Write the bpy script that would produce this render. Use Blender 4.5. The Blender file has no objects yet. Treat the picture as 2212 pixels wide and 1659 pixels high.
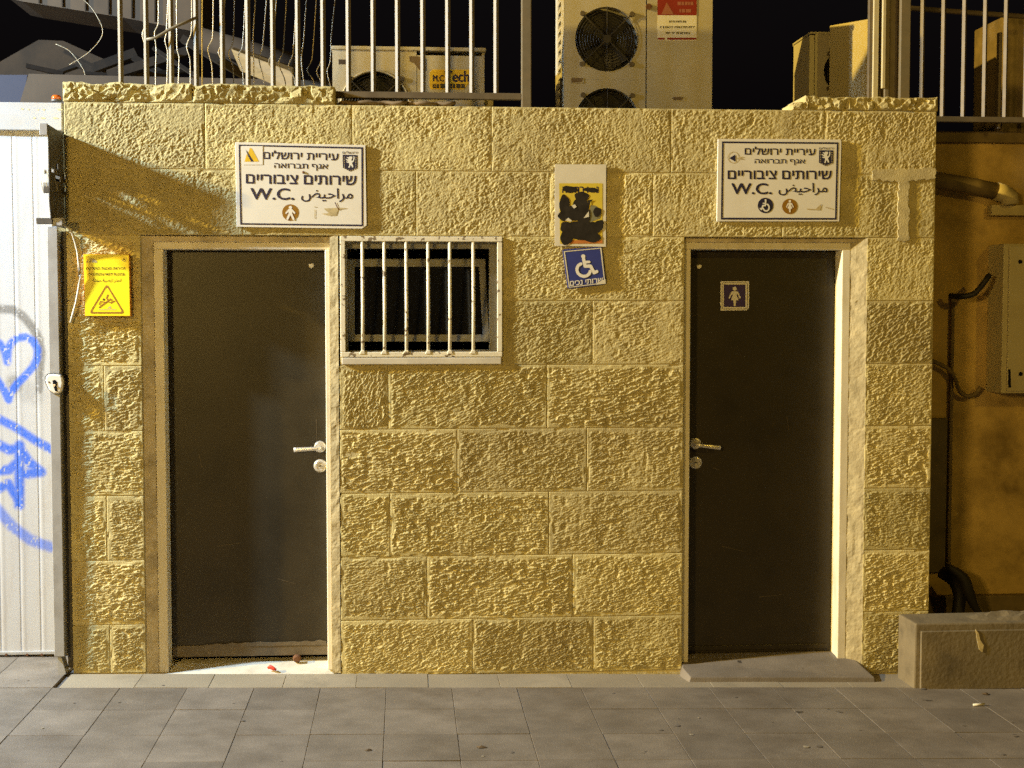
import bpy, bmesh, math, random
import numpy as np
from mathutils import Vector, Matrix
random.seed(7)
C = bpy.context.scene.collection
S = bpy.context.scene

# ------------------------------------------------------------------ camera, night sky, street lamps, exposure
YAW, PIT = math.radians(4.406), math.radians(3.02)
DIST, ZC, SLOPE = 6.8, 1.7915, -0.0205
FPX = 3000.0                       # focal length in units of a 2212 px wide picture
cam = bpy.data.cameras.new('camera'); cam.sensor_width = 36; cam.lens = FPX / 2212 * 36; cam.clip_end = 400
camo = bpy.data.objects.new('camera', cam); C.objects.link(camo)
camo.location = (0, -DIST, ZC); camo.rotation_euler = (math.pi/2 - PIT, 0, -YAW)
S.camera = camo

w = bpy.data.worlds.new('World'); S.world = w; w.use_nodes = True
wn = w.node_tree; bg = wn.nodes['Background']
sky = wn.nodes.new('ShaderNodeTexSky'); sky.sky_type = 'NISHITA'; sky.sun_disc = False
sky.sun_elevation = math.radians(-3.0); sky.sun_rotation = math.radians(200)
glow = wn.nodes.new('ShaderNodeMix'); glow.data_type = 'RGBA'; glow.blend_type = 'ADD'; glow.inputs[0].default_value = 1.0
glow.inputs[7].default_value = (0.030, 0.034, 0.052, 1)          # faint even glow of the town in the night sky
wn.links.new(sky.outputs[0], glow.inputs[6]); wn.links.new(glow.outputs[2], bg.inputs[0]); bg.inputs[1].default_value = 0.06

def lamp(name, loc, energy, col, size):
    l = bpy.data.lights.new(name, 'POINT'); l.energy = energy; l.color = col; l.shadow_soft_size = size
    o = bpy.data.objects.new(name, l); C.objects.link(o); o.location = loc; return o
SODIUM = (1.0, 0.66, 0.08)
lamp('street_lamp_down_the_street', (-20.0, -4.0, 9.0), 50000, (1.0, 0.69, 0.145), 0.16)
lamp('led_lamp_by_the_gate', (-5.0, -1.0, 4.0), 4700, (0.55, 0.75, 1.0), 0.10)
lamp('street_lamp_across_the_street', (-3.6, -9.0, 3.0), 1600, (1.0, 0.655, 0.17), 0.45)
lamp('street_lamp_up_the_street', (6.5, -10.0, 6.0), 850, SODIUM, 0.3)

S.cycles.use_denoising = False; S.cycles.use_adaptive_sampling = False; S.cycles.sample_clamp_indirect = 3.0
S.view_settings.view_transform = 'Standard'; S.view_settings.look = 'None'
S.view_settings.exposure = -0.60; S.view_settings.gamma = 1.0; S.view_settings.use_curve_mapping = False

# ------------------------------------------------------------------ measuring: from a place in the photo to a point on a known plane
def ray(u, v):
    x = (u - 1106) / FPX; y = -(v - 829.5) / FPX
    cf, sf = math.cos(PIT), math.sin(PIT); yy = y*cf - sf; zz = y*sf + cf
    cy, sy = math.cos(YAW), math.sin(YAW)
    return x*cy + zz*sy, -x*sy + zz*cy, yy
def P(u, v, y=0.0):
    X, Y, Z = ray(u, v); t = (DIST + y) / Y
    return X*t, ZC + Z*t
def PX(u, v, y=0.0): return P(u, v, y)[0]
def PZ(u, v, y=0.0): return P(u, v, y)[1]
def gz(x): return SLOPE * x
def zoom(x0, y0, s):               # pixel of an enlarged crop -> picture unit
    return lambda a, b: ((x0 + a/s) / 1.84448, (y0 + b/s) / 1.84448)

# ------------------------------------------------------------------ mesh helpers
class MB:
    def __init__(s): s.v = []; s.f = []
    def add(s, vs, fs):
        n = len(s.v); s.v += [tuple(p) for p in vs]; s.f += [tuple(i + n for i in f) for f in fs]; return s
    def box(s, x0, x1, y0, y1, z0, z1):
        return s.add([(x0,y0,z0),(x1,y0,z0),(x1,y1,z0),(x0,y1,z0),(x0,y0,z1),(x1,y0,z1),(x1,y1,z1),(x0,y1,z1)],
                     [(0,3,2,1),(4,5,6,7),(0,1,5,4),(1,2,6,5),(2,3,7,6),(3,0,4,7)])
    def prism(s, poly, y0, y1):    # poly of (x, z), front at y0
        n = len(poly)
        a = sum(poly[i][0]*poly[(i+1) % n][1] - poly[(i+1) % n][0]*poly[i][1] for i in range(n))
        if a < 0: poly = poly[::-1]
        vs = [(x, y0, z) for x, z in poly] + [(x, y1, z) for x, z in poly]
        fs = [tuple(range(n)), tuple(range(2*n-1, n-1, -1))]
        fs += [(i, i+n, (i+1) % n + n, (i+1) % n) for i in range(n)]
        return s.add(vs, fs)
    def flat(s, poly, y):
        n = len(poly)
        a = sum(poly[i][0]*poly[(i+1) % n][1] - poly[(i+1) % n][0]*poly[i][1] for i in range(n))
        if a < 0: poly = poly[::-1]
        return s.add([(x, y, z) for x, z in poly], [tuple(range(n))])
    def tube(s, pts, r, n=8, cap=True, ry=None, rot=0.0):
        pts = [Vector(p) for p in pts]; rings = []
        up = Vector((0, 1, 0))
        for i, p in enumerate(pts):
            d = (pts[min(i+1, len(pts)-1)] - pts[max(i-1, 0)]).normalized()
            a = d.cross(up)
            if a.length < 1e-3: a = d.cross(Vector((1, 0, 0)))
            a.normalize(); b = a.cross(d).normalized()
            rr = r[i] if isinstance(r, (list, tuple)) else r
            rb = ry if ry else rr
            rings.append([p + a*(rr*math.cos(rot + 2*math.pi*k/n)) + b*(rb*math.sin(rot + 2*math.pi*k/n)) for k in range(n)])
        vs = [q for rg in rings for q in rg]; fs = []
        for i in range(len(pts)-1):
            for k in range(n):
                k2 = (k+1) % n; fs.append((i*n+k, i*n+k2, (i+1)*n+k2, (i+1)*n+k))
        if cap: fs += [tuple(range(n-1, -1, -1)), tuple(range((len(pts)-1)*n, len(pts)*n))]
        return s.add(vs, fs)
    def disc(s, c, r, y0, y1, n=24, taper=1.0):   # disc facing the street
        cx, cz = c
        vs = [(cx + r*taper*math.cos(2*math.pi*k/n), y0, cz + r*taper*math.sin(2*math.pi*k/n)) for k in range(n)]
        vs += [(cx + r*math.cos(2*math.pi*k/n), y1, cz + r*math.sin(2*math.pi*k/n)) for k in range(n)]
        fs = [tuple(range(n)), tuple(range(2*n-1, n-1, -1))] + [(k, k+n, (k+1) % n+n, (k+1) % n) for k in range(n)]
        return s.add(vs, fs)
    def ring(s, c, R, y, r, n=40, m=6):
        cx, cz = c; vs = []; fs = []
        for i in range(n):
            t = 2*math.pi*i/n
            for k in range(m):
                q = 2*math.pi*k/m; rr = R + r*math.cos(q)
                vs.append((cx + rr*math.cos(t), y + r*math.sin(q), cz + rr*math.sin(t)))
        for i in range(n):
            for k in range(m):
                fs.append((i*m+k, ((i+1) % n)*m+k, ((i+1) % n)*m+(k+1) % m, i*m+(k+1) % m))
        return s.add(vs, fs)
    def plate_hole(s, x0, x1, z0, z1, c, r, y0, y1, n=64):
        cx, cz = c; inn = []; out = []
        for k in range(n):
            t = 2*math.pi*(k+.5)/n; dx, dz = math.cos(t), math.sin(t)
            inn.append((cx + r*dx, cz + r*dz))
            k1 = ((x1-cx) if dx > 0 else (x0-cx)) / dx; k2 = ((z1-cz) if dz > 0 else (z0-cz)) / dz
            q = min(k1, k2); out.append((cx + q*dx, cz + q*dz))
        # corners: snap nearest samples
        for X, Z in ((x0,z0),(x0,z1),(x1,z0),(x1,z1)):
            j = min(range(n), key=lambda i: (out[i][0]-X)**2 + (out[i][1]-Z)**2); out[j] = (X, Z)
        vs = [(a, y0, b) for a, b in out] + [(a, y0, b) for a, b in inn] + [(a, y1, b) for a, b in inn]
        fs = []
        for k in range(n):
            j = (k+1) % n
            fs.append((k, j, n+j, n+k)); fs.append((n+k, n+j, 2*n+j, 2*n+k))
        return s.add(vs, fs)
    def obj(s, name, mat, parent=None, loc=None, bevel=0.0, smooth=False, seg=2):
        L = Vector(parent.location) if (parent is not None) else Vector(loc if loc else (0,0,0))
        if parent is not None and parent.parent is not None: L = Vector(parent.parent.location) + L
        me = bpy.data.meshes.new(name); me.from_pydata([tuple(Vector(p) - L) for p in s.v], [], s.f); me.update()
        if bevel or True:
            bm = bmesh.new(); bm.from_mesh(me)
            if bevel:
                bmesh.ops.recalc_face_normals(bm, faces=bm.faces)
                es = [e for e in bm.edges if len(e.link_faces) == 2 and e.calc_face_angle(0) > 0.6]
                bmesh.ops.bevel(bm, geom=es, offset=bevel, segments=seg, profile=.5, affect='EDGES', clamp_overlap=True)
            bm.to_mesh(me); bm.free()
        if smooth:
            me.polygons.foreach_set('use_smooth', [True]*len(me.polygons)); 
        me.materials.append(mat)
        o = bpy.data.objects.new(name, me); C.objects.link(o)
        if parent is not None: o.parent = parent
        else: o.location = L
        return o

def tag(o, label=None, cat=None, group=None, kind=None):
    if label: o['label'] = label
    if cat: o['category'] = cat
    if group: o['group'] = group
    if kind: o['kind'] = kind
    return o
def thing(name, label, cat, loc, group=None):
    o = bpy.data.objects.new(name, None); C.objects.link(o); o.location = loc; o.empty_display_size = .1
    return tag(o, label, cat, group)

# ------------------------------------------------------------------ materials
def nd(nt, t, **kw):
    n = nt.nodes.new(t)
    for k, v in kw.items(): setattr(n, k, v)
    return n
def mat(name, col, rough=.6, metal=0.0, var=.25, scale=6.0, bump=.0, bscale=60.0, spec=.4, dirt=None, dscale=2.5, damt=.5, stretch=(1,1,1), objrand=0.0, worn=None, wscale=30., wthr=.62, coat=0.0, tint=None):
    m = bpy.data.materials.new(name); m.use_nodes = True; nt = m.node_tree; L = nt.links
    b = nt.nodes['Principled BSDF']; b.inputs['Roughness'].default_value = rough; b.inputs['Metallic'].default_value = metal
    b.inputs['Specular IOR Level'].default_value = spec
    if coat: b.inputs['Coat Weight'].default_value = coat
    geo = nd(nt, 'ShaderNodeNewGeometry'); mp = nd(nt, 'ShaderNodeMapping'); mp.inputs['Scale'].default_value = stretch
    L.new(geo.outputs['Position'], mp.inputs[0])
    n1 = nd(nt, 'ShaderNodeTexNoise'); n1.inputs['Scale'].default_value = scale; n1.inputs['Detail'].default_value = 8; n1.inputs['Roughness'].default_value = .62
    L.new(mp.outputs[0], n1.inputs['Vector'])
    rmp = nd(nt, 'ShaderNodeMapRange'); rmp.inputs[1].default_value = .3; rmp.inputs[2].default_value = .7
    rmp.inputs[3].default_value = 1-var; rmp.inputs[4].default_value = 1+var; L.new(n1.outputs[0], rmp.inputs[0])
    mul = nd(nt, 'ShaderNodeMix', data_type='RGBA', blend_type='MULTIPLY'); mul.inputs[0].default_value = 1
    mul.inputs[6].default_value = (*col, 1); L.new(rmp.outputs[0], mul.inputs[7]); last = mul.outputs[2]
    if objrand:
        oi = nd(nt, 'ShaderNodeObjectInfo'); r2 = nd(nt, 'ShaderNodeMapRange'); r2.inputs[3].default_value = 1-objrand; r2.inputs[4].default_value = 1+objrand
        L.new(oi.outputs['Random'], r2.inputs[0]); m2 = nd(nt, 'ShaderNodeMix', data_type='RGBA', blend_type='MULTIPLY'); m2.inputs[0].default_value = 1
        L.new(last, m2.inputs[6]); L.new(r2.outputs[0], m2.inputs[7]); last = m2.outputs[2]
        if tint:                   # block-to-block change of hue
            q1 = nd(nt, 'ShaderNodeMath', operation='MULTIPLY'); q1.inputs[1].default_value = 7.31; L.new(oi.outputs['Random'], q1.inputs[0])
            q2 = nd(nt, 'ShaderNodeMath', operation='FRACT'); L.new(q1.outputs[0], q2.inputs[0])
            q3 = nd(nt, 'ShaderNodeMath', operation='MULTIPLY'); q3.inputs[1].default_value = .38; L.new(q2.outputs[0], q3.inputs[0])
            m4 = nd(nt, 'ShaderNodeMix', data_type='RGBA'); L.new(q3.outputs[0], m4.inputs[0]); L.new(last, m4.inputs[6]); m4.inputs[7].default_value = (*tint, 1); last = m4.outputs[2]
    if dirt:
        n2 = nd(nt, 'ShaderNodeTexNoise'); n2.inputs['Scale'].default_value = dscale; n2.inputs['Detail'].default_value = 10; n2.inputs['Roughness'].default_value = .7
        L.new(mp.outputs[0], n2.inputs['Vector'])
        r3 = nd(nt, 'ShaderNodeMapRange'); r3.inputs[1].default_value = .48; r3.inputs[2].default_value = .72; r3.inputs[4].default_value = damt; L.new(n2.outputs[0], r3.inputs[0])
        m3 = nd(nt, 'ShaderNodeMix', data_type='RGBA'); L.new(r3.outputs[0], m3.inputs[0]); L.new(last, m3.inputs[6]); m3.inputs[7].default_value = (*dirt, 1); last = m3.outputs[2]
    if worn:                       # chipped paint
        n4 = nd(nt, 'ShaderNodeTexNoise'); n4.inputs['Scale'].default_value = wscale; n4.inputs['Detail'].default_value = 6; L.new(geo.outputs['Position'], n4.inputs['Vector'])
        r5 = nd(nt, 'ShaderNodeMapRange'); r5.inputs[1].default_value = wthr; r5.inputs[2].default_value = wthr+.02; L.new(n4.outputs[0], r5.inputs[0])
        m5 = nd(nt, 'ShaderNodeMix', data_type='RGBA'); L.new(r5.outputs[0], m5.inputs[0]); L.new(last, m5.inputs[6]); m5.inputs[7].default_value = (*worn, 1); last = m5.outputs[2]
    L.new(last, b.inputs['Base Color'])
    if bump:
        n3 = nd(nt, 'ShaderNodeTexNoise'); n3.inputs['Scale'].default_value = bscale; n3.inputs['Detail'].default_value = 6; L.new(geo.outputs['Position'], n3.inputs['Vector'])
        bp = nd(nt, 'ShaderNodeBump'); bp.inputs['Strength'].default_value = bump; bp.inputs['Distance'].default_value = .004
        L.new(n3.outputs[0], bp.inputs['Height']); L.new(bp.outputs[0], b.inputs['Normal'])
    return m
M = {}
M['stone'] = mat('limestone', (.54,.455,.205), .92, var=.20, scale=9, bump=.6, bscale=190, spec=.08, dirt=(.25,.19,.09), dscale=2.2, damt=.55, objrand=.20, tint=(.45,.37,.19), worn=(.13,.085,.035), wscale=17, wthr=.735)
M['mortar'] = mat('mortar', (.55,.465,.24), .95, var=.2, scale=20, bump=.5, bscale=120, spec=.1, dirt=(.22,.18,.12), dscale=4)
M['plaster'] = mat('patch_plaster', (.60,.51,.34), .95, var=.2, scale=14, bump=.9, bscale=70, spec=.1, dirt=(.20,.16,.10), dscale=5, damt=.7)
M['frame'] = mat('cream_steel_frame', (.80,.73,.56), .45, var=.08, scale=5, bump=.05, spec=.4, dirt=(.34,.26,.15), dscale=4, damt=.55, stretch=(1,1,.35))
M['plasterdimmed'] = mat('patch_plaster_dimmed', (.42,.35,.20), .95, var=.25, scale=14, bump=.9, bscale=70, spec=.1, dirt=(.24,.18,.09), dscale=5, damt=.6)  # same plaster, darkened in colour to offset strong lamp light on these strips
M['door'] = mat('dark_grey_door_paint', (.032,.0245,.013), .40, var=.3, scale=4, bump=.08, bscale=220, spec=.35, dirt=(.024,.018,.009), dscale=2, damt=.6, worn=(.075,.064,.048), wscale=55, wthr=.755)
M['steel'] = mat('brushed_steel', (.66,.62,.55), .30, .55, var=.1, scale=40, bump=.02)
M['dark'] = mat('dark_void', (.012,.011,.010), .9, spec=.05)
M['whitebars'] = mat('chipped_cream_paint', (.72,.66,.50), .4, var=.08, scale=8, bump=.12, bscale=80, worn=(.20,.15,.09), wscale=34, wthr=.615)
M['alu'] = mat('aluminium_window', (.27,.255,.215), .4, .2, var=.12, scale=8, dirt=(.16,.13,.08), dscale=6)
M['glass'] = mat('dark_window_glass', (.010,.010,.011), .12, var=.1, spec=.5)
M['tile'] = mat('paving_concrete', (.165,.138,.108), .55, var=.22, scale=5, bump=.35, bscale=150, spec=.3, dirt=(.100,.077,.053), dscale=1.7, damt=.75, objrand=.13, worn=(.055,.045,.035), wscale=11, wthr=.715)
M['striptile'] = mat('pale_paving_stone', (.27,.225,.155), .75, var=.2, scale=6, bump=.35, bscale=150, dirt=(.15,.12,.08), dscale=3, damt=.6, objrand=.08)
M['bed'] = mat('paving_joint_sand', (.12,.10,.08), .95, var=.3, scale=30, bump=.4)
M['sill'] = mat('marble_sill', (.60,.55,.44), .5, var=.12, scale=9, dirt=(.30,.24,.16), dscale=6)
M['signwhite'] = mat('sign_white', (.74,.70,.60), .42, var=.04, scale=5, spec=.35, dirt=(.52,.44,.30), dscale=5, damt=.35)
M['navy'] = mat('sign_navy', (.016,.014,.045), .45, var=.1)
M['brown'] = mat('sign_brown', (.26,.12,.008), .45, var=.1)
M['sym'] = mat('sign_symbol_white', (.76,.72,.62), .45, var=.04)
M['logoyellow'] = mat('logo_yellow', (.72,.46,.02), .5, var=.15, scale=60)
M['smudge'] = mat('rust_smudge', (.50,.40,.20), .7, var=.3, scale=60)
M['rust'] = mat('rust', (.13,.055,.02), .85, var=.4, scale=60, bump=.3)
M['yellow'] = mat('caution_yellow', (.92,.76,.008), .38, var=.03, scale=4, spec=.4)
M['orangeprint'] = mat('caution_orange_edge', (.55,.20,.01), .4, var=.1)
M['printdark'] = mat('caution_print', (.10,.06,.012), .5, var=.1)
M['printbrown'] = mat('caution_print_brown', (.33,.14,.012), .5, var=.1)
M['blue'] = mat('disabled_sign_blue', (.030,.042,.20), .45, var=.1, scale=20)
M['purple'] = mat('plaque_purple', (.050,.030,.12), .4, var=.1)
M['paper'] = mat('poster_paper', (.66,.60,.45), .7, var=.07, scale=9)
M['posteryellow'] = mat('poster_yellow', (.64,.48,.04), .6, var=.1, scale=9)
M['black'] = mat('black_paint', (.022,.018,.014), .35, var=.4, scale=25)
M['orange'] = mat('poster_orange', (.50,.17,.03), .6, var=.2, scale=30)
M['olive'] = mat('poster_olive', (.20,.19,.10), .6, var=.3, scale=60)
M['greysteel'] = mat('grey_gate_steel', (.34,.335,.325), .5, .1, var=.08, scale=7, bump=.06, dirt=(.16,.14,.12), dscale=5, damt=.5)
M['darksteel'] = mat('dark_plate_steel', (.075,.068,.058), .55, .2, var=.25, scale=9, bump=.1, dirt=(.16,.14,.11), dscale=4, damt=.5)
M['gatebeam'] = mat('gate_beam_white', (.37,.36,.345), .45, var=.04, scale=5, dirt=(.42,.33,.22), dscale=9, damt=.35, stretch=(1,1,2))
M['wire'] = mat('galvanised_wire', (.45,.38,.25), .4, .15, var=.15, scale=30)
M['cable'] = mat('white_cable', (.62,.58,.48), .5, var=.1)
M['amber'] = mat('amber_lens', (.50,.10,.01), .15, var=.1, spec=.7, coat=.4)
M['rail'] = mat('railing_paint', (.15,.120,.070), .5, .05, var=.12, scale=18, bump=.06, dirt=(.20,.14,.07), dscale=12, damt=.5)
M['raildark'] = mat('railing_dark_paint', (.13,.10,.06), .5, .15, var=.2, scale=14, dirt=(.10,.06,.03), dscale=9)
M['ac'] = mat('air_conditioner_enamel', (.47,.42,.30), .42, var=.10, scale=3, dirt=(.38,.31,.20), dscale=4, damt=.4)
M['acdark'] = mat('fan_black', (.028,.025,.022), .5, var=.2)
M['acgrille'] = mat('fan_grille', (.045,.037,.025), .5, .2, var=.2)
M['cabinet'] = mat('cream_cabinet', (.48,.41,.23), .5, var=.08, scale=3, dirt=(.36,.28,.14), dscale=4)
M['mat'] = mat('old_brown_board', (.16,.11,.055), .8, var=.3, scale=9, bump=.3)
M['concrete'] = mat('rough_concrete', (.165,.128,.072), .9, var=.4, scale=6, bump=.6, bscale=50, dirt=(.10,.085,.05), dscale=3, damt=.7)
M['ochre'] = mat('ochre_plaster', (.54,.37,.12), .95, var=.25, scale=3.5, bump=.7, bscale=25, spec=.1, dirt=(.16,.105,.035), dscale=2.0, damt=.9)
M['pipe'] = mat('dirty_pipe', (.17,.12,.05), .7, var=.3, scale=12, bump=.2)
M['pipelight'] = mat('pvc_elbow', (.42,.34,.17), .6, var=.2, scale=12)
M['blackrubber'] = mat('black_rubber', (.018,.015,.012), .6, var=.2)
M['roofbeige'] = mat('beige_fascia', (.055,.037,.020), .8, var=.3, scale=3)
M['roofbrown'] = mat('brown_rubble', (.018,.011,.005), .9, var=.4, scale=6, bump=.5, bscale=20)
M['farwall'] = mat('dark_far_wall', (.016,.015,.016), .9, var=.3, scale=1.2)
M['farblue'] = mat('far_blue_shutter', (.018,.019,.034), .7, var=.2, scale=2)
M['wood'] = mat('plank_wood', (.15,.10,.032), .7, var=.25, scale=10, stretch=(1,1,5))
M['red'] = mat('red_scrap', (.60,.045,.02), .5, var=.2, scale=60)
M['redsticker'] = mat('warning_red', (.26,.02,.012), .5, var=.1)
M['pinkprint'] = mat('warning_faded_print', (.36,.13,.08), .6, var=.1)
M['butt'] = mat('cigarette_paper', (.72,.66,.52), .7, var=.1)
M['debris'] = mat('dry_leaf', (.10,.065,.03), .8, var=.3)

# white gate boards, with sprayed paint stored per vertex (r = blue, g = black)
def gate_mat():
    m = bpy.data.materials.new('white_gate_enamel'); m.use_nodes = True; nt = m.node_tree; L = nt.links
    b = nt.nodes['Principled BSDF']; b.inputs['Roughness'].default_value = .42; b.inputs['Specular IOR Level'].default_value = .4
    geo = nd(nt, 'ShaderNodeNewGeometry'); mp = nd(nt, 'ShaderNodeMapping'); mp.inputs['Scale'].default_value = (1,1,.18); L.new(geo.outputs['Position'], mp.inputs[0])
    n = nd(nt, 'ShaderNodeTexNoise'); n.inputs['Scale'].default_value = 22; n.inputs['Detail'].default_value = 9; n.inputs['Roughness'].default_value = .7; L.new(mp.outputs[0], n.inputs['Vector'])
    r = nd(nt, 'ShaderNodeMapRange'); r.inputs[1].default_value = .5; r.inputs[2].default_value = .78; r.inputs[4].default_value = .42; L.new(n.outputs[0], r.inputs[0])
    a = nd(nt, 'ShaderNodeMix', data_type='RGBA'); a.inputs[6].default_value = (.46,.455,.45,1); a.inputs[7].default_value = (.34,.28,.21,1); L.new(r.outputs[0], a.inputs[0])
    at = nd(nt, 'ShaderNodeAttribute'); at.attribute_name = 'spray'; sp = nd(nt, 'ShaderNodeSeparateColor'); L.new(at.outputs['Color'], sp.inputs[0])
    c = nd(nt, 'ShaderNodeMix', data_type='RGBA'); L.new(sp.outputs[1], c.inputs[0]); L.new(a.outputs[2], c.inputs[6]); c.inputs[7].default_value = (.075,.07,.065,1)
    d = nd(nt, 'ShaderNodeMix', data_type='RGBA'); L.new(sp.outputs[0], d.inputs[0]); L.new(c.outputs[2], d.inputs[6]); d.inputs[7].default_value = (.008,.11,.66,1)
    L.new(d.outputs[2], b.inputs['Base Color']); return m
M['gate'] = gate_mat()

# ------------------------------------------------------------------ numpy noise for hewn stone
def hsh(i, j, s): 
    v = np.sin(i*127.1 + j*311.7 + s*74.7) * 43758.5453; return v - np.floor(v)
def vnoise(x, y, s):
    i, j = np.floor(x), np.floor(y); f, g = x-i, y-j; f = f*f*(3-2*f); g = g*g*(3-2*g)
    return (hsh(i,j,s)*(1-f) + hsh(i+1,j,s)*f)*(1-g) + (hsh(i,j+1,s)*(1-f) + hsh(i+1,j+1,s)*f)*g
def vor(x, y, s):
    i, j = np.floor(x), np.floor(y); best = np.full(x.shape, 9.); r1 = np.zeros_like(x); r2 = np.zeros_like(x); bx = np.zeros_like(x); by = np.zeros_like(x)
    for a in (-1,0,1):
        for b in (-1,0,1):
            ci, cj = i+a, j+b; px = ci + hsh(ci,cj,s); py = cj + hsh(ci,cj,s+3.1); dx, dy = x-px, y-py; d = dx*dx+dy*dy
            k = d < best; best = np.where(k, d, best); r1 = np.where(k, hsh(ci,cj,s+7.7), r1); r2 = np.where(k, hsh(ci,cj,s+9.3), r2)
            bx = np.where(k, dx, bx); by = np.where(k, dy, by)
    return np.sqrt(best), r1, r2, bx, by
STEP = .0029
sid = [0]
def q_(a): return a - np.floor(a)
def hewn(x0, x1, z0, z1, parent, ang=25, amp=.0075, margin=.012, L=.040, W=.017, depth=.06, y=0.0, ragged=0.0, dirn=.6, name='stone', m='stone'):
    sid[0] += 1; s = sid[0]*1.37
    nx = max(4, int(round((x1-x0)/STEP))); nz = max(4, int(round((z1-z0)/STEP)))
    X, Z = np.meshgrid(np.linspace(x0, x1, nx+1), np.linspace(z0, z1, nz+1))
    rs = random.Random(sid[0]*13+5)
    sc = rs.uniform(.80, 1.25); L, W, amp = L*sc, W*sc, amp*rs.uniform(.75, 1.25)
    am = math.radians(ang)
    wx = X + .002*(vnoise(X*70, Z*70, s)-.5); wz = Z + .002*(vnoise(X*70, Z*70, s+5)-.5)
    bend = .35*(vnoise(X*4, Z*4, s+11)-.5)
    u = wx*math.cos(am) + wz*math.sin(am); v = -wx*math.sin(am) + wz*math.cos(am) + bend*.06
    F, r1, r2, bx, by = vor(u/L, v/W, s)                       # chisel bites: tilted flat facets
    ta = r2*6.283; d1 = np.where(q_(r1*9.1) < dirn, 1.0, 0.0)
    h = (r1-.5)*1.0 + d1*by*(.7 + .9*r2) + (1-d1)*(bx*np.cos(ta) + by*np.sin(ta))*.9
    F2, q1, q2, cx, cy = vor(u/(L*.52)+3.7, v/(W*.62), s+20)
    tb = q2*6.283; h = h + .40*((q1-.5) + (cx*np.cos(tb) + cy*np.sin(tb))*1.1)
    pit = np.clip((vnoise(X*42, Z*42, s+33)-.70)/.15, 0, 1); h = h - 1.0*pit
    soft = np.clip(.35 + 1.5*vnoise(X*7, Z*7, s+34), .45, 1.15)
    h = h*soft + .5*(vnoise(X*9, Z*9, s+30)-.5) + .5*(vnoise(X*3.3, Z*3.3, s+31)-.5)
    e = np.minimum(np.minimum(X-x0, x1-X), np.minimum(Z-z0, z1-Z))
    mg = margin*(.2 + 1.5*vnoise(X*18, Z*18, s+40))
    k = np.clip((e - mg)/.008, 0, 1)
    tooth = .0010*(vnoise(X*75, Z*22, s+51)-.5) + .0010*(vnoise(X*22, Z*75, s+52)-.5)   # toothed margin strokes
    off = amp*(h + .25)*k + tooth
    chip = np.clip((vnoise(X*24, Z*24, s+55)-.66)/.2, 0, 1)*np.clip(1-e/.014, 0, 1)        # broken arrises
    off = off - .006*chip
    edge = np.clip(e/.003, 0, 1); off = off*edge - .0010*(1-edge)
    Y = y - off
    if ragged:                      # broken upper edge
        t = (Z - z0)/(z1 - z0); Z = Z + t*ragged*(vnoise(X*11, X*0, s+60) - .75) + t*.4*ragged*(vnoise(X*40, X*0, s+61)-.5)
    n = (nx+1)*(nz+1)
    vs = np.stack([X.ravel(), Y.ravel(), Z.ravel()], 1)
    idx = np.arange(n).reshape(nz+1, nx+1)
    q = np.stack([idx[:-1,:-1], idx[:-1,1:], idx[1:,1:], idx[1:,:-1]], -1).reshape(-1, 4)
    border = np.concatenate([idx[0,:], idx[1:,-1], idx[-1,-2::-1], idx[-2:0:-1,0]])
    bv = vs[border].copy(); bv[:,1] = y + depth
    nb = len(border); bi = n + np.arange(nb)
    side = np.stack([border, bi, np.roll(bi, -1), np.roll(border, -1)], 1)
    vs = np.concatenate([vs, bv]); q = np.concatenate([q, side])
    vs = vs - np.array(parent.location)
    me = bpy.data.meshes.new(name)
    me.vertices.add(len(vs)); me.vertices.foreach_set('co', vs.astype(np.float32).ravel())
    me.loops.add(len(q)*4); me.loops.foreach_set('vertex_index', q.astype(np.int32).ravel())
    me.polygons.add(len(q)); me.polygons.foreach_set('loop_start', np.arange(0, len(q)*4, 4, dtype=np.int32))
    me.update(calc_edges=True); me.validate()
    me.materials.append(M[m])
    o = bpy.data.objects.new(name, me); C.objects.link(o); o.parent = parent
    return o

# ================================================================== GROUND
gb = MB(); gb.add([(-40,-40,gz(-40)-.012),(40,-40,gz(40)-.012),(40,40,gz(40)-.012),(-40,40,gz(-40)-.012)], [(0,1,2,3)])
pav = gb.obj('pavement', M['bed']); tag(pav, kind='structure')
tilt = -math.atan(SLOPE)
def tile_mesh(wd, dp):
    g, c, t = .0008, .0014, .04
    x, y = wd/2 - g, dp/2 - 3*g
    vs = [(-x,-y,-t),(x,-y,-t),(x,y,-t),(-x,y,-t),(-x,-y,-c),(x,-y,-c),(x,y,-c),(-x,y,-c),(-x+c,-y+c,0),(x-c,-y+c,0),(x-c,y-c,0),(-x+c,y-c,0)]
    fs = [(0,1,5,4),(1,2,6,5),(2,3,7,6),(3,0,4,7),(4,5,9,8),(5,6,10,9),(6,7,11,10),(7,4,8,11),(8,9,10,11)]
    me = bpy.data.meshes.new('paving_tile'); me.from_pydata(vs, [], fs); me.update(); me.materials.append(M['tile']); return me
TW = .3105
rows = [(-.252,-.613),(-.613,-.985),(-.985,-1.335),(-1.335,-1.695),(-1.695,-2.06)]
def put_tile(me, x, y):
    o = bpy.data.objects.new('paving_tile', me); C.objects.link(o); o.parent = pav
    o.location = (x, y, gz(x) + random.uniform(-.0012,.0012)); o.rotation_euler = (random.uniform(-.003,.003), tilt + random.uniform(-.003,.003), 0)
for a, b in rows:
    me = tile_mesh(TW, a-b)
    for k in range(-9, 12): put_tile(me, -.095 + TW*(k+.5), (a+b)/2)
me = tile_mesh(.345, .250); me.materials[0] = M['striptile']
x = -1.62 + .1725
while x < 3.5: put_tile(me, x, -.127); x += .345
me = tile_mesh(TW, .30)
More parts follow.
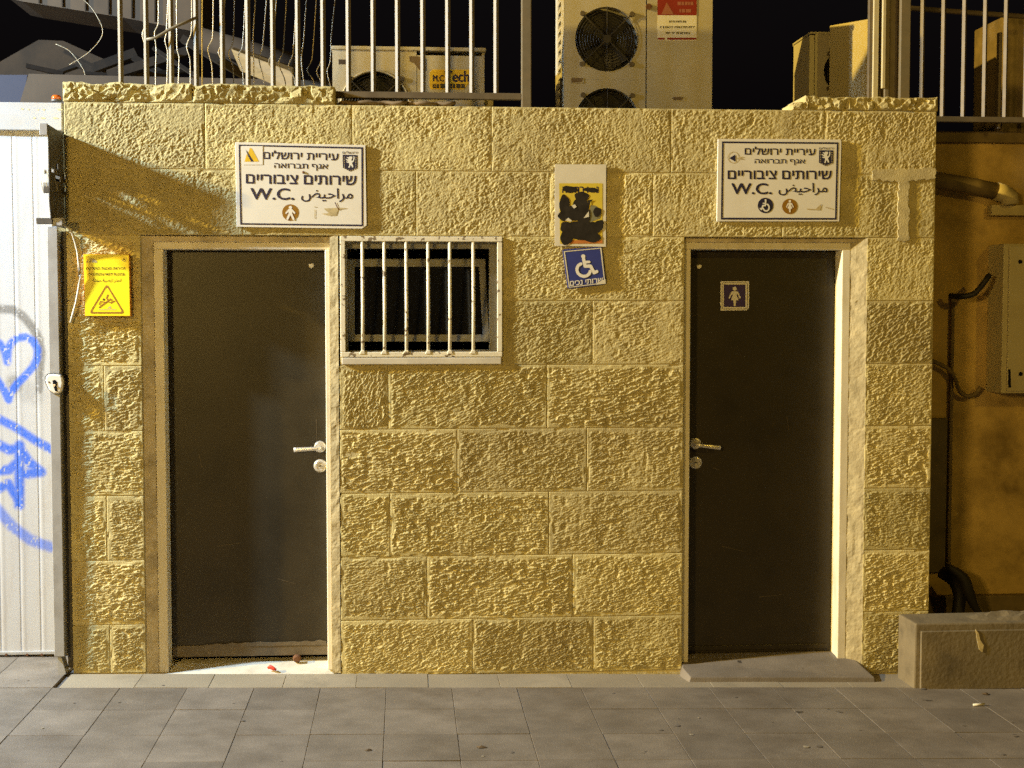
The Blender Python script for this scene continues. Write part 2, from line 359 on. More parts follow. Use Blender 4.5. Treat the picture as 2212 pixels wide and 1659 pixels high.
for k in range(-9, -5):
    for yy in (-.10, .20, .50): put_tile(me, -.095 + TW*(k+.5), yy)

# ================================================================== RESTROOM BUILDING
bld = thing('restroom_building', 'rough hewn yellow limestone restroom block with two dark doors', 'building', (.5, .2, 0))
def ck(k): return ZC + .6776 - .3143*k
XL, XR = -1.612, 2.648
oL0, oL1 = -1.262, -.320            # left doorway between the stones
oR0, oR1 = 1.380, 2.300             # right doorway
wx0, wx1, wz0, wz1 = -.300, .462, 1.575, 2.140
core = MB()
core.box(XL+.012, oL0-.006, .0032, .30, -.12, ck(1))
core.box(XL+.012, XR-.012, .0032, .30, ck(1), ck(-1)-.004)
core.box(oL1+.006, oR0-.006, .0032, .30, -.12, wz0)
core.box(oL1+.006, wx0, .0032, .30, wz0, ck(1))
core.box(wx1, oR0-.006, .0032, .30, wz0, ck(1))
core.box(oR1+.006, XR-.012, .0032, .30, -.12, ck(1))
core.obj('mortar', M['mortar'], bld)
sh = MB()
sh.box(XL+.012, XL+.2, .30, 2.4, -.1, 2.50); sh.box(XR-.2, XR-.012, .30, 2.4, -.1, 2.50); sh.box(XL+.012, XR-.012, 2.4, 2.6, -.1, 2.50)
sh.obj('rear_wall', M['mortar'], bld)
MB().box(XL+.012, XR-.012, .30, 2.6, 2.50, 2.60).obj('roof', M['concrete'], bld)
MB().box(oL1+.2, oR0-.2, .302, .9, -.1, .9).obj('inner_wall', M['dark'], bld)
J = .0018
def row(k, us, v, zt=None, zb=None, **kw):
    """stones of course k between the joints us (picture units at height v)"""
    xs = [PX(u, v) if isinstance(u, (int, float)) and abs(u) > 5 else u for u in us]
    zt = ck(k-1) if zt is None else zt; zb = ck(k) if zb is None else zb
    for i in range(len(xs)-1):
        ang = kw.get('ang', 24) + random.uniform(-9, 9)
        hewn(xs[i]+J, xs[i+1]-J, zb+J, zt-J, bld, ang=ang, **{a: b for a, b in kw.items() if a != 'ang'})
up = dict(amp=.0020, L=.0150, W=.0110, margin=.004, ang=36)
lo = dict(amp=.0043, L=.0270, W=.0092, margin=.013, ang=16, dirn=.90)
up2 = dict(amp=.0028, L=.0210, W=.0098, margin=.006, ang=24, dirn=.8)
row(0, [XL, 443, 761, 1062, 1450, 1781, XR], 300, **up)
row(1, [XL, 525, 899, 1187, 1410, 1690, 1950, XR], 440, **up)
row(2, [XL, oL0], 580, **lo); row(2, [.478, oR0], 580, **up2); row(2, [oR1, XR], 580, **up)
row(3, [XL, oL0], 720, **lo); row(3, [.478, 1280, oR0], 720, **up2); row(3, [oR1, XR], 720, **up2)
row(4, [XL, 225, oL0], 860, **lo); row(4, [oL1, 839], 860, amp=.0046, L=.022, W=.0105, margin=.013, ang=68, dirn=.8); row(4, [839, 1182, oR0], 855, **lo); row(4, [oR1, XR], 855, **up2)
row(5, [XL, oL0], 1000, **lo); row(5, [oL1, 988, 1268, oR0], 995, **lo); row(5, [oR1, XR], 990, **lo)
row(6, [XL, 231, oL0], 1145, **lo); row(6, [oL1, 843, 1186, oR0], 1130, **lo); row(6, [oR1, XR], 1122, **lo)
row(7, [XL, oL0], 1285, **lo); row(7, [oL1, 923, 1237, oR0], 1265, **lo); row(7, [oR1, XR], 1255, **lo)
row(8, [XL, 238, oL0], 1405, zb=.03, **lo); row(8, [oL1, 1021, 1282, oR0], 1395, zb=-.008, **lo); row(8, [oR1, XR], 1390, zb=-.045, **lo)
# coping stones on top of the wall
cz = ck(-1)
for a, b in ((XL-.004, PX(415, 200)), (PX(415, 200), PX(724, 200))):
    hewn(a+J, b-J, cz+.003, cz+.092, bld, ang=10, amp=.013, L=.05, W=.035, margin=.003, depth=.32, ragged=.014, name='coping_stone')
hewn(PX(1740, 225), XR+.004, cz+.002, cz+.066, bld, ang=40, amp=.014, L=.05, W=.04, margin=.002, depth=.32, ragged=.022, name='coping_stone')
hewn(PX(1713, 240), PX(1741, 225)-.002, cz+.002, cz+.05, bld, ang=-30, amp=.012, L=.05, W=.04, margin=.002, depth=.2, ragged=.03, name='coping_stone')
# rough pointing smeared at the right corner
def blob_patch(poly, y, name, m, amp=.006):
    n = len(poly); out = []
    for i in range(n):
        p, q = poly[i], poly[(i+1) % n]; k = max(1, int(math.hypot(q[0]-p[0], q[1]-p[1])/.012))
        for j in range(k):
            t = j/k; out.append((p[0]+(q[0]-p[0])*t + random.uniform(-amp,amp), p[1]+(q[1]-p[1])*t + random.uniform(-amp,amp)))
    return MB().prism(out, y, .004).obj(name, m, bld)
blob_patch([P(1880,368), P(2020,362), P(2020,385), P(1962,392), P(1962,520), P(1938,520), P(1940,392), P(1885,388)], -.0085, 'pointing', M['mortar'])

# ---- left doorway
def frame_part(x0, x1, y0, y1, z0, z1, name='door_frame', m='frame', bev=.004): return MB().box(x0,x1,y0,y1,z0,z1).obj(name, M[m], bld, bevel=bev)
def rough_strip(x0, x1, z0, z1, y0, y1, amp=.004, name='plaster_reveal', m='plaster', step=.012):
    nz = int(abs(z1-z0)/step); nx = max(2, int(abs(x1-x0)/step)); mb = MB(); vs = []; fs = []
    sd = random.random()*50
    for j in range(nz+1):
        for i in range(nx+1):
            xx = x0+(x1-x0)*i/nx; zz = z0+(z1-z0)*j/nz
            yy = y0 + (y1-y0)*i/nx - amp*float(vnoise(np.array(xx*45+sd), np.array(zz*30+sd), 3.)) - .5*amp*float(vnoise(np.array(xx*90+sd), np.array(zz*80), 5.))
            if i in (0, nx): xx += .5*amp*(float(vnoise(np.array(zz*40+sd+i), np.array(1.5), 8.))-.5)
            vs.append((xx, yy, zz))
    for j in range(nz):
        for i in range(nx):
            a = j*(nx+1)+i; fs.append((a, a+1, a+nx+2, a+nx+1))
    # returns to the back so that the piece has body
    n = len(vs); b = max(y0, y1)+.05
    for j in range(nz+1):
        vs.append((x0, b, z0+(z1-z0)*j/nz)); vs.append((x1, b, z0+(z1-z0)*j/nz))
    for j in range(nz):
        fs.append((n+2*j, j*(nx+1), (j+1)*(nx+1), n+2*j+2)); fs.append((j*(nx+1)+nx, n+2*j+1, n+2*j+3, (j+1)*(nx+1)+nx))
    return mb.add(vs, fs).obj(name, M[m], bld)
LD = .140
LdX0, LdX1, LdZ0, LdZ1 = PX(365, 900, LD), PX(707, 900, LD), .075, PZ(530, 541, LD)
zt1 = ck(1)
fxL = PX(336, 900, .034)
rough_strip(oL0-.004, fxL, .02, zt1-.004, .016, .036, amp=.006)
frame_part(fxL, LdX0, .034, .20, .02, LdZ1); frame_part(fxL, LdX1+.030, .034, .20, LdZ1, PZ(530, 523, .034))
MB().box(oL0, LdX1+.036, .026, .20, PZ(530, 523, .034), zt1-.003).obj('plaster_reveal', M['plaster'], bld, bevel=.004)
frame_part(LdX1, LdX1+.024, .024, .20, .02, LdZ1)
rough_strip(LdX1+.024, oL1-.002, .01, zt1+.0, .010, .003, amp=.005, m='plasterdimmed')
dl = MB().box(LdX0+.003, LdX1-.003, LD, LD+.04, LdZ0, LdZ1-.004).obj('door', M['door'], bld, bevel=.003)
tag(dl, 'dark grey left door with worn bottom edge')
MB().box(LdX0+.004, LdX1-.004, LD-.006, LD+.001, LdZ0-.006, LdZ0+.052).obj('kick_strip', M['raildark'], dl, bevel=.004)
sp = MB(); pts = []
for i in range(40):
    t = i/39; xx = -1.0 + .6*t; pts.append((xx, LdZ0 + .054 + .010*float(vnoise(np.array(xx*30), np.array(2.), 3.)) + .008*t))
sp.prism(pts + [(-.40, LdZ0+.045), (-1.0, LdZ0+.045)], LD-.009, LD-.004); sp.obj('peeling_edge', M['raildark'], dl)
MB().disc((-.545, LdZ0-.020), .022, LD-.035, LD-.01, 14, .7).obj('door_stop', M['rust'], dl, bevel=.003)
ls = MB(); ls.add([(oL0-.01,-.012,.010),(oL1+.0,-.012,.000),(oL1+.0,.19,.045),(oL0-.01,.19,.050),(oL0-.01,-.012,-.06),(oL1,-.012,-.06),(oL1,.19,-.06),(oL0-.01,.19,-.06)],
       [(0,1,2,3),(0,4,5,1),(1,5,6,2),(3,2,6,7),(0,3,7,4)])
ls.obj('threshold', M['sill'], bld)

def lever(cx, cz, y, end, parent, hh=.0105, tilt_key=0):
    r = .0305
    MB().disc((cx, cz), r, y-.010, y, 28, .82).obj('handle_rose', M['steel'], parent, bevel=.002, smooth=False)
    mb = MB(); ex, ez = end; d = 1 if ex > cx else -1
    mb.tube([(cx, y-.006, cz), (cx, y-.045, cz-.002), (cx+d*.010, y-.055, cz-.003)], .0095, 10)
    n = 10; pts = []
    for i in range(n+1):
        t = i/n; pts.append((cx + (ex-cx)*t, y-.055 + .010*t*t, cz-.003 + (ez-cz+.003)*t))
    mb.tube(pts, [hh*(.85 + .25*(i/n)) for i in range(n+1)], 12, ry=.006)
    mb.obj('lever', M['steel'], parent, smooth=True)
def lock(cx, cz, y, parent, r=.034, cover=True):
    MB().disc((cx, cz), r, y-.009, y, 28, .8).obj('lock', M['steel'], parent, bevel=.002)
    mb = MB().ring((cx, cz), r*.62, y-.010, .0022, 28, 6); mb.disc((cx, cz), r*.30, y-.013, y-.008, 16)
    mb.obj('lock_cylinder', M['steel'], parent)
    MB().box(cx-.007, cx+.007, y-.0145, y-.012, cz-.0015, cz+.003).obj('keyhole', M['dark'], parent)
zA = zoom(1120, 1650, 6.146); zB = zoom(2680, 1700, 7.542)
lever(*P(*zA(955,800), LD), LD, P(*zA(310,880), LD-.05), dl); lock(*P(*zA(960,1265), LD), LD, dl)

# ---- right doorway
RD = .140
fR0, fR1 = PX(1490, 900, .034), PX(1833, 900, .034)
RdX0, RdX1, RdZ0, RdZ1 = fR0-.012, PX(1801, 900, RD), .040, PZ(1650, 541, RD)
zhd = PZ(1650, 524, .034)
frame_part(oR0+.003, fR0, .034, .20, .0, RdZ1); frame_part(oR0+.003, fR1, .034, .20, RdZ1, zhd); frame_part(RdX1, fR1, .034, .20, -.01, RdZ1)
rough_strip(fR1-.002, oR1+.004, -.03, zt1-.003, .040, .004, amp=.005, m='plasterdimmed')
MB().box(oR0+.003, oR1, .026, .20, zhd, zt1-.003).obj('plaster_reveal', M['plaster'], bld, bevel=.004)
dr = MB().box(RdX0+.003, RdX1-.003, RD, RD+.04, RdZ0, RdZ1-.004).obj('door', M['door'], bld, bevel=.003)
tag(dr, 'dark right door with womens plaque')
MB().box(RdX0+.02, RdX1-.02, RD-.006, RD-.0005, RdZ0+.012, RdZ0+.038).obj('kick_strip', M['door'], dr, bevel=.003)
lever(*P(*zB(690,505), RD), RD, P(*zB(1440,640), RD-.05), dr); lock(*P(*zB(690,1080), RD), RD, dr)
# stepped slab in front of the right door
stp = [(oR0+.012, -.150), (2.318, -.150), (2.300, .004), (2.262, .06), (2.262, .18), (1.385, .18), (oR0+.004, .02), (oR0-.005, -.04)]
zt = [-.006, -.026, .004, .03, .040, .040, .02, .014]
ns = len(stp); sl = MB()
sl.add([(x, y, z) for (x, y), z in zip(stp, zt)] + [(x-(.03 if i in (0,7) else 0), y-(.018 if i in (0,1) else 0), -.09) for i, (x, y) in enumerate(stp)],
       [tuple(range(ns))] + [(i, i+ns, (i+1) % ns+ns, (i+1) % ns) for i in range(ns)])
slab = sl.obj('threshold', M['tile'], bld, bevel=.004)
for xx in (1.69, 2.0):
    MB().add([(xx-.0015,-.146,gz(xx)+.046),(xx+.0015,-.146,gz(xx)+.046),(xx+.0015,.2,gz(xx)+.076),(xx-.0015,.2,gz(xx)+.076)], [(0,1,2,3)])

# ---- window
win = thing('window', None, None, (0, 0, 0)); win.parent = bld; win.location = (0,0,0)
win.location = Vector((0,0,0)) - Vector(bld.location)
WY = -.014
gx0, gx1, gz0, gz1 = -.312, .476, 1.566, 2.152
t = .025
gf = MB(); gf.box(gx0, gx1, WY, WY+.022, gz1-t, gz1); gf.box(gx0, gx1, WY, WY+.022, gz0, gz0+t)
gf.box(gx0, gx0+t, WY+.0005, WY+.0215, gz0+t, gz1-t); gf.box(gx1-t, gx1, WY+.0005, WY+.0215, gz0+t, gz1-t)
gf.obj('grille_frame', M['whitebars'], win, bevel=.003)
for u in (783, 830.3, 877.7, 925, 971.8, 1022.5):
    x_ = PX(u, 640, WY)
    MB().tube([(x_, WY+.010, gz0+.012), (x_+.001, WY+.008, 1.8), (x_, WY+.010, gz1-.012)], .0083, 10).obj('bar', M['whitebars'], win, smooth=True)
    MB().prism([(x_-.014-random.random()*.008, gz0+.014), (x_+.012+random.random()*.006, gz0+.014), (x_+.009, gz0+t+.008), (x_-.009, gz0+t+.008)], WY-.003, WY+.01).obj('weld', M['whitebars'], win, bevel=.003)
zW = zoom(1330, 920, 3.016)
def frm(mb, o, i, y0, y1):     # rectangular ring, quads given as lists of (x, z)
    n = 4; vs = [(x, y0, z) for x, z in o] + [(x, y0, z) for x, z in i] + [(x, y1, z) for x, z in o] + [(x, y1, z) for x, z in i]; fs = []
    for k in range(4):
        j = (k+1) % 4; fs += [(k, j, 4+j, 4+k), (4+k, 4+j, 12+j, 12+k), (8+j, 8+k, 12+k, 12+j), (j, k, 8+k, 8+j)]
    return mb.add(vs, fs)
A = lambda pts, y: [P(*zW(a, b), y) for a, b in pts]
fo = [(wx0, wz1), (wx1, wz1), (wx1, wz0), (wx0, wz0)]
frm(MB(), fo, A([(157,212),(1868,214),(1872,1428),(172,1440)], .075), .075, .13).obj('window_frame', M['alu'], win, bevel=.003)
MB().box(wx0+.002, wx1-.002, .004, .128, wz0-.004, wz0+.012).obj('track', M['alu'], win)
# tilted inner sash: bottom near, top swung inwards
def sash_pt(a, b):
    y = .20 - .10*(b-335)/(1330-335); x, z = P(*zW(a, b), y); return (x, y, z)
so = [(165,335),(1820,335),(1868,1332),(175,1330)]; si = [(248,430),(1745,430),(1790,1245),(248,1245)]
vs = [sash_pt(*p) for p in so] + [sash_pt(*p) for p in si]; vs += [(x, y+.035, z) for x, y, z in vs]
fs = []
for k in range(4):
    j = (k+1) % 4; fs += [(k, j, 4+j, 4+k), (4+k, 4+j, 12+j, 12+k), (8+k, k, j, 8+j)]
MB().add(vs, fs).obj('sash', M['alu'], win, bevel=.002)
gl = [sash_pt(*p) for p in si]; MB().add([(x, y+.012, z) for x, y, z in gl] + [(x, y+.017, z) for x, y, z in gl], [(0,1,2,3),(7,6,5,4)]).obj('pane', M['glass'], win)
MB().box(-.306, .470, -.020, .05, ck(3)+.004, wz0-.012).obj('window_sill', M['sill'], win, bevel=.003)

# ================================================================== printing helpers
def text_geo(s):
    """glyph outlines of the built-in font, each closed outline filled by itself (overlapping strokes stay solid)"""
    from mathutils.geometry import tessellate_polygon, interpolate_bezier
    c = bpy.data.curves.new('lettering', 'FONT'); c.body = s
    o = bpy.data.objects.new('lettering', c); C.objects.link(o); bpy.context.view_layer.update()
    cu = o.to_curve(bpy.context.evaluated_depsgraph_get(), apply_modifiers=False)
    loops = []
    for sp_ in cu.splines:
        pts = []
        if sp_.type == 'BEZIER':
            bp = sp_.bezier_points; n = len(bp)
            for k in range(n):
                a, b = bp[k], bp[(k+1) % n]; seg = interpolate_bezier(a.co, a.handle_right, b.handle_left, b.co, 5)
                straight = (a.handle_right-a.co).length + (b.handle_left-b.co).length < 1e-6
                pts += [p.xy.to_tuple() for p in ([a.co] if straight else seg[:-1])]
        else: pts = [p.co.xy.to_tuple() for p in sp_.points]
        if len(pts) < 3: continue
        ar = sum(pts[k][0]*pts[(k+1) % len(pts)][1] - pts[(k+1) % len(pts)][0]*pts[k][1] for k in range(len(pts)))/2
        loops.append((pts, ar))
    o.to_curve_clear(); bpy.data.objects.remove(o); bpy.data.curves.remove(c)
    big = max(loops, key=lambda l: abs(l[1])); sg = 1 if big[1] > 0 else -1
    outer = [[l, []] for l in loops if l[1]*sg > 0]
    def inside(p, poly):
        r = False; n = len(poly)
        for k in range(n):
            (x1, y1), (x2, y2) = poly[k], poly[(k+1) % n]
            if (y1 > p[1]) != (y2 > p[1]) and p[0] < (x2-x1)*(p[1]-y1)/(y2-y1)+x1: r = not r
        return r
    for l in loops:
        if l[1]*sg > 0: continue
        cand = [q for q in outer if inside(l[0][0], q[0][0])]
        if cand: min(cand, key=lambda q: abs(q[0][1]))[1].append(l[0])
    vs, fs, lay = [], [], []
    for k, (l, holes) in enumerate(outer):
        polys = [l[0]] + holes; flat_ = [p for q in polys for p in q]; n0 = len(vs)
        tr = tessellate_polygon([[Vector((x, y, 0)) for x, y in q] for q in polys])
        vs += flat_; lay += [k % 5]*len(flat_); fs += [tuple(n0+i for i in t) for t in tr]
    vs = np.array(vs); lo_, hi_ = vs.min(0), vs.max(0)
    return (vs-lo_)/(hi_-lo_), fs, lay
def lettering(s, quad, y, m, parent, offset=.018, bold=None):
    """quad: (x,z) of top-left, top-right, bottom-right, bottom-left"""
    uv, fs, lay = text_geo(s); a, b, c, d = [np.array(q) for q in quad]
    p = [(1-s_)*(1-t_)*d + s_*(1-t_)*c + (1-s_)*t_*a + s_*t_*b for s_, t_ in uv]
    e = offset*abs(a[1]-d[1])*1.3 if bold is None else bold        # heavier strokes: the same glyphs laid a hair apart
    mb = MB()
    for k, (ex, ez) in enumerate(((0,0),(e,0),(-e,0),(0,e*.6),(0,-e*.6)) if offset else ((0,0),)):
        mb.add([(q[0]+ex, y - k*.00006 - l_*.00001, q[1]+ez) for q, l_ in zip(p, lay)], fs)
    return mb.obj('lettering', m, parent)
def quadz(zm, x0, y0, x1, y1, y, slope=0.0):
    return [P(*zm(x0, y0), y), P(*zm(x1, y0+slope*(x1-x0)), y), P(*zm(x1, y1+slope*(x1-x0)), y), P(*zm(x0, y1), y)]
def polyz(zm, pts, y): return [P(*zm(a, b), y) for a, b in pts]
def circ(cx, cy, r, n=32): return [(cx + r*math.cos(2*math.pi*k/n), cy + r*math.sin(2*math.pi*k/n)) for k in range(n)]
def strokez(mb, zm, pts, wd, y):        # thick poly-line with round joints
    q = [P(*zm(a, b), y) for a, b in pts]
    k = P(*zm(pts[0][0]+wd/2, pts[0][1]), y)[0] - q[0][0]
    n = 10
    for i, p in enumerate(q):
        mb.flat([(p[0]+k*math.cos(2*math.pi*j/n), p[1]+k*math.sin(2*math.pi*j/n)) for j in range(n)], y - i*.00001)
        if i < len(q)-1:
            d = Vector((q[i+1][0]-p[0], q[i+1][1]-p[1])); nn = Vector((-d.y, d.x)).normalized()*k
            mb.flat([(p[0]+nn.x, p[1]+nn.y), (p[0]-nn.x, p[1]-nn.y), (q[i+1][0]-nn.x, q[i+1][1]-nn.y), (q[i+1][0]+nn.x, q[i+1][1]+nn.y)], y - i*.00001 - .000005)
    return mb
def rev(s): return s[::-1]
ARWC = '\ufebe\ufef4\ufea3\ufe8d\ufeae\ufee3'
LION = [(1868,290),(1895,288),(1912,300),(1905,325),(1892,345),(1905,365),(1920,350),(1930,320),(1928,290),(1942,285),(1946,320),(1938,355),(1918,382),(1905,395),(1912,410),(1922,430),(1925,460),(1905,462),(1900,440),(1885,425),(1878,440),(1872,465),(1848,468),(1850,450),(1860,435),(1862,410),(1858,392),(1835,388),(1815,378),(1818,368),(1840,370),(1848,362),(1825,352),(1806,335),(1812,325),(1835,338),(1850,335),(1842,318),(1822,308),(1828,298),(1850,305)]
def wc_sign(name, label, zm, corners, border_o, border_i, lines, shield, th=.012, yb=-.016):
    c0 = P(*zm(*corners[3]), yb)
    t_ = thing(name, label, 'sign', (c0[0], yb, c0[1]), 'bilingual restroom signs over the doors')
    MB().prism(polyz(zm, corners, yb), yb, yb+th).obj('plate', M['signwhite'], t_, bevel=.0015)
    y1 = yb-.0009
    b = MB(); o = polyz(zm, border_o, y1); i = polyz(zm, border_i, y1)
    vs = [(x, y1, z) for x, z in o] + [(x, y1, z) for x, z in i]
    b.add(vs, [(k, k+4, (k+1) % 4+4, (k+1) % 4) for k in range(4)]); b.obj('border', M['navy'], t_)
    for s, box, off in lines:
        lettering(s, quadz(zm, *box[:4], y1, box[4]), y1, M['navy'], t_, off)
    s = MB().flat(polyz(zm, shield[0], y1), y1).obj('city_shield', M['navy'], t_)
    MB().flat(polyz(zm, shield[1], y1-.0008), y1-.0008).obj('lion', M['sym'], s)
    wv = MB()                                       # wavy band inside the shield edge
    for a, bb in shield[2]: wv.flat(polyz(zm, circ(a, bb, 7, 10), y1-.0006), y1-.0006)
    wv.obj('wave_band', M['smudge'], s)
    return t_, y1
zL = zoom(920, 550, 3.95); zR = zoom(2820, 530, 3.95)
sgL, yL = wc_sign('restroom_sign', 'white restroom sign with brown walking man symbol above the left door', zL,
    [(66,64),(2118,112),(2138,1375),(2060,1428),(90,1398)], [(122,102),(2080,145),(2080,1388),(146,1362)], [(142,124),(2052,170),(2056,1362),(172,1338)],
    [(rev('עיריית ירושלים'), (512,190,1690,325,.022), .022), (rev('אגף תברואה'), (682,396,1525,500,.020), .016), (rev('שירותים ציבוריים'), (240,570,1972,712,.016), .034),
     ('W.C.', (312,788,990,966,.010), .032), (ARWC, (1108,785,1915,1000,.010), .012), (rev('ירושלים'), (1756,205,1994,246,.01), .01)],
    ([(1758,262),(1990,268),(1990,472),(1878,528),(1762,468)], LION, [(1785,300+28*k) for k in range(7)] + [(1966,304+28*k) for k in range(7)] + [(1815,490),(1848,505),(1880,512),(1912,504),(1944,490)]))
MB().flat(polyz(zL, [(172,124),(500,128),(500,420),(180,420)], yL-.0007), yL-.0007).obj('logo_label', M['sym'], sgL)
lg = MB().flat(polyz(zL, [(300,150),(330,165),(440,370),(362,372),(272,235)], yL-.0013), yL-.0013).flat(polyz(zL, [(248,250),(318,372),(214,372)], yL-.0013), yL-.0013).obj('logo', M['logoyellow'], sgL)
MB().flat(polyz(zL, [(232,180),(270,232),(358,368),(322,372),(256,245)], yL-.0017), yL-.0017).obj('logo_stripe', M['navy'], lg)
cw = MB().flat(polyz(zL, circ(936,1172,130), yL), yL).obj('man_symbol', M['brown'], sgL); y2 = yL-.0009
mn = MB(); mn.flat(polyz(zL, circ(936,1092,27,16), y2), y2)
strokez(mn, zL, [(912,1130),(870,1180)], 26, y2-.0002); strokez(mn, zL, [(960,1130),(1002,1180)], 26, y2-.0003)
mn.flat(polyz(zL, [(905,1118),(968,1118),(965,1200),(908,1200)], y2-.0004), y2-.0004); strokez(mn, zL, [(926,1190),(890,1272)], 34, y2-.0005); strokez(mn, zL, [(946,1190),(984,1276)], 34, y2-.0006)
mn.obj('walking_man', M['sym'], cw)
sm = MB(); strokez(sm, zL, [(1322,1130),(1322,1265)], 12, yL-.0004); strokez(sm, zL, [(1310,1085),(1345,1085)], 10, yL-.0005)
sm.flat(polyz(zL, [(1460,1110),(1700,1095),(1840,1106),(1690,1130),(1660,1220),(1560,1225),(1420,1190),(1540,1180)], yL-.0003), yL-.0003); sm.obj('rust_smear', M['smudge'], sgL)
strokez(MB(), zL, [(1640,1015),(1668,1075),(1700,1130)], 14, yL-.0012).obj('scratch', M['rust'], sgL)
MB().disc(P(*zL(1140,540), yL), .0065, yL-.004, yL, 12, .7).obj('screw', M['rust'], sgL)

sgR, yR = wc_sign('restroom_sign', 'white restroom sign with wheelchair and woman symbols above the right door', zR,
    [(162,94),(1320,94),(1345,112),(1368,96),(2090,104),(2106,124),(2072,1392),(142,1392)], [(224,132),(2058,146),(2028,1364),(206,1362)], [(250,158),(2030,172),(2002,1336),(234,1332)],
    [(rev('עיריית ירושלים'), (584,212,1692,338,.010), .022), (rev('אגף תברואה'), (738,410,1530,502,.006), .016), (rev('שירותים ציבוריים'), (318,590,1945,722,.003), .034),
     ('W.C.', (376,792,1004,962,.0), .032), (ARWC, (1115,785,1880,980,.0), .012), (rev('ירושלים'), (1752,220,1980,258,.0), .01)],
    ([(1752,270),(1976,272),(1972,470),(1858,522),(1750,468)], [(a-16, b+4) for a, b in LION], [(1775,306+28*k) for k in range(7)] + [(1952,308+28*k) for k in range(7)] + [(1800,486),(1832,500),(1862,508),(1894,500),(1926,486)]))
y1 = yR
mk = MB(); q = circ(404,385,92,40); q2 = circ(404,385,82,40); a_ = polyz(zR, q, y1); b_ = polyz(zR, q2, y1)
mk.add([(x, y1, z) for x, z in a_] + [(x, y1, z) for x, z in b_], [(k, (k+1) % 40, 40+(k+1) % 40, 40+k) for k in range(40)]); mk.obj('arrow_ring', M['smudge'], sgR)
MB().flat(polyz(zR, [(338,396),(434,338),(436,452)], y1-.0004), y1-.0004).obj('arrow', M['navy'], sgR)
sk = MB(); strokez(sk, zR, [(448,402),(552,378)], 14, y1-.0006); strokez(sk, zR, [(490,405),(552,414)], 14, y1-.0008); sk.obj('arrow_tail', M['smudge'], sgR)
cb = MB().flat(polyz(zR, circ(908,1140,122), y1), y1).obj('wheelchair_symbol', M['navy'], sgR); y2 = y1-.0009
def wheelchair(mb, f, y, wd):
    """f maps the symbol's own 0..100 units (x right, y down) to the crop"""
    mb.flat(polyz(f[0], [f[1](50+9*math.cos(t*.4), 9+9*math.sin(t*.4)) for t in range(16)], y), y)
    strokez(mb, f[0], [f[1](50,20), f[1](53,52), f[1](76,52), f[1](88,82), f[1](100,77)], wd, y-.0002)
    strokez(mb, f[0], [f[1](52,34), f[1](72,34)], wd*.8, y-.0004)
    strokez(mb, f[0], [f[1](45+28*math.cos(math.radians(a)), 68+28*math.sin(math.radians(a))) for a in range(15, 260, 14)], wd*.95, y-.0006)
wm = MB(); wheelchair(wm, (zR, lambda a, b: (908+85-a*1.65, 1040+b*1.95)), y2, 24); wm.obj('wheelchair', M['sym'], cb)
cw = MB().flat(polyz(zR, circ(1290,1155,121), y1), y1).obj('woman_symbol', M['brown'], sgR)
wo = MB()
def woman(mb, zm, cx, cy, s, y):
    f = lambda pts: polyz(zm, [(cx+a*s, cy+b*s) for a, b in pts], y)
    mb.flat(f(circ(0,-83,20,18)), y)
    mb.flat(f([(-22,-58),(22,-58),(30,-50),(19,-20),(38,30),(14,32),(9,88),(-9,88),(-14,32),(-38,30),(-19,-20),(-30,-50)]), y-.0002)
    strokez(mb, zm, [(cx-26*s, cy-48*s), (cx-52*s, cy+6*s)], 15*s, y-.0004); strokez(mb, zm, [(cx+26*s, cy-48*s), (cx+52*s, cy+6*s)], 15*s, y-.0005)
woman(wo, zR, 1292, 1158, 1.02, y2); wo.obj('woman', M['sym'], cw)
sm = MB(); sm.flat(polyz(zR, [(1555,1190),(1700,1195),(1790,1110),(1770,1215),(1560,1205)], y1-.0004), y1-.0004); strokez(sm, zR, [(1860,1170),(1960,1195)], 14, y1-.0006); sm.obj('rust_smear', M['smudge'], sgR)

# ---- defaced poster and the blue wheelchair sticker
zP = zoom(2180, 640, 3.131)
yp = -.0155
c0 = P(*zP(97,1065), yp); ps = thing('defaced_poster', 'yellow poster blotted out with black paint between sign and blue sticker', 'poster', (c0[0], yp, c0[1]))
MB().prism(polyz(zP, [(97,46),(735,48),(733,1075),(97,1062)], yp), yp, yp+.006).obj('sheet', M['paper'], ps)
MB().flat(polyz(zP, [(150,282),(690,282),(688,1035),(160,1038)], yp-.0008), yp-.0008).obj('yellow_print', M['posteryellow'], ps)
MB().flat(polyz(zP, [(270,992),(690,990),(688,1032),(260,1036)], yp-.0014), yp-.0014).obj('orange_strip', M['orange'], ps)
lettering(rev('נ   ו רה   ה'), quadz(zP, 190, 325, 640, 400, yp-.0012), yp-.0012, M['navy'], ps, .03)
MB().flat(polyz(zP, [(545,555),(600,560),(660,600),(680,650),(660,720),(560,760),(500,790),(500,720),(530,640)], yp-.0014), yp-.0014).obj('olive_print', M['olive'], ps)
def lobes(zm, pts, y, n=26):
    mb = MB()
    for i, (a, b, rx, ry, rt) in enumerate(pts):
        q = []
        for k in range(n):
            t = 2*math.pi*k/n; r = 1 + .06*math.sin(3*t+a) + .05*math.sin(5*t+b)
            x_, y_ = rx*r*math.cos(t), ry*r*math.sin(t); q.append((a + x_*math.cos(rt) - y_*math.sin(rt), b + x_*math.sin(rt) + y_*math.cos(rt)))
        mb.flat(polyz(zm, q, y - i*.00006), y - i*.00006)
    return mb
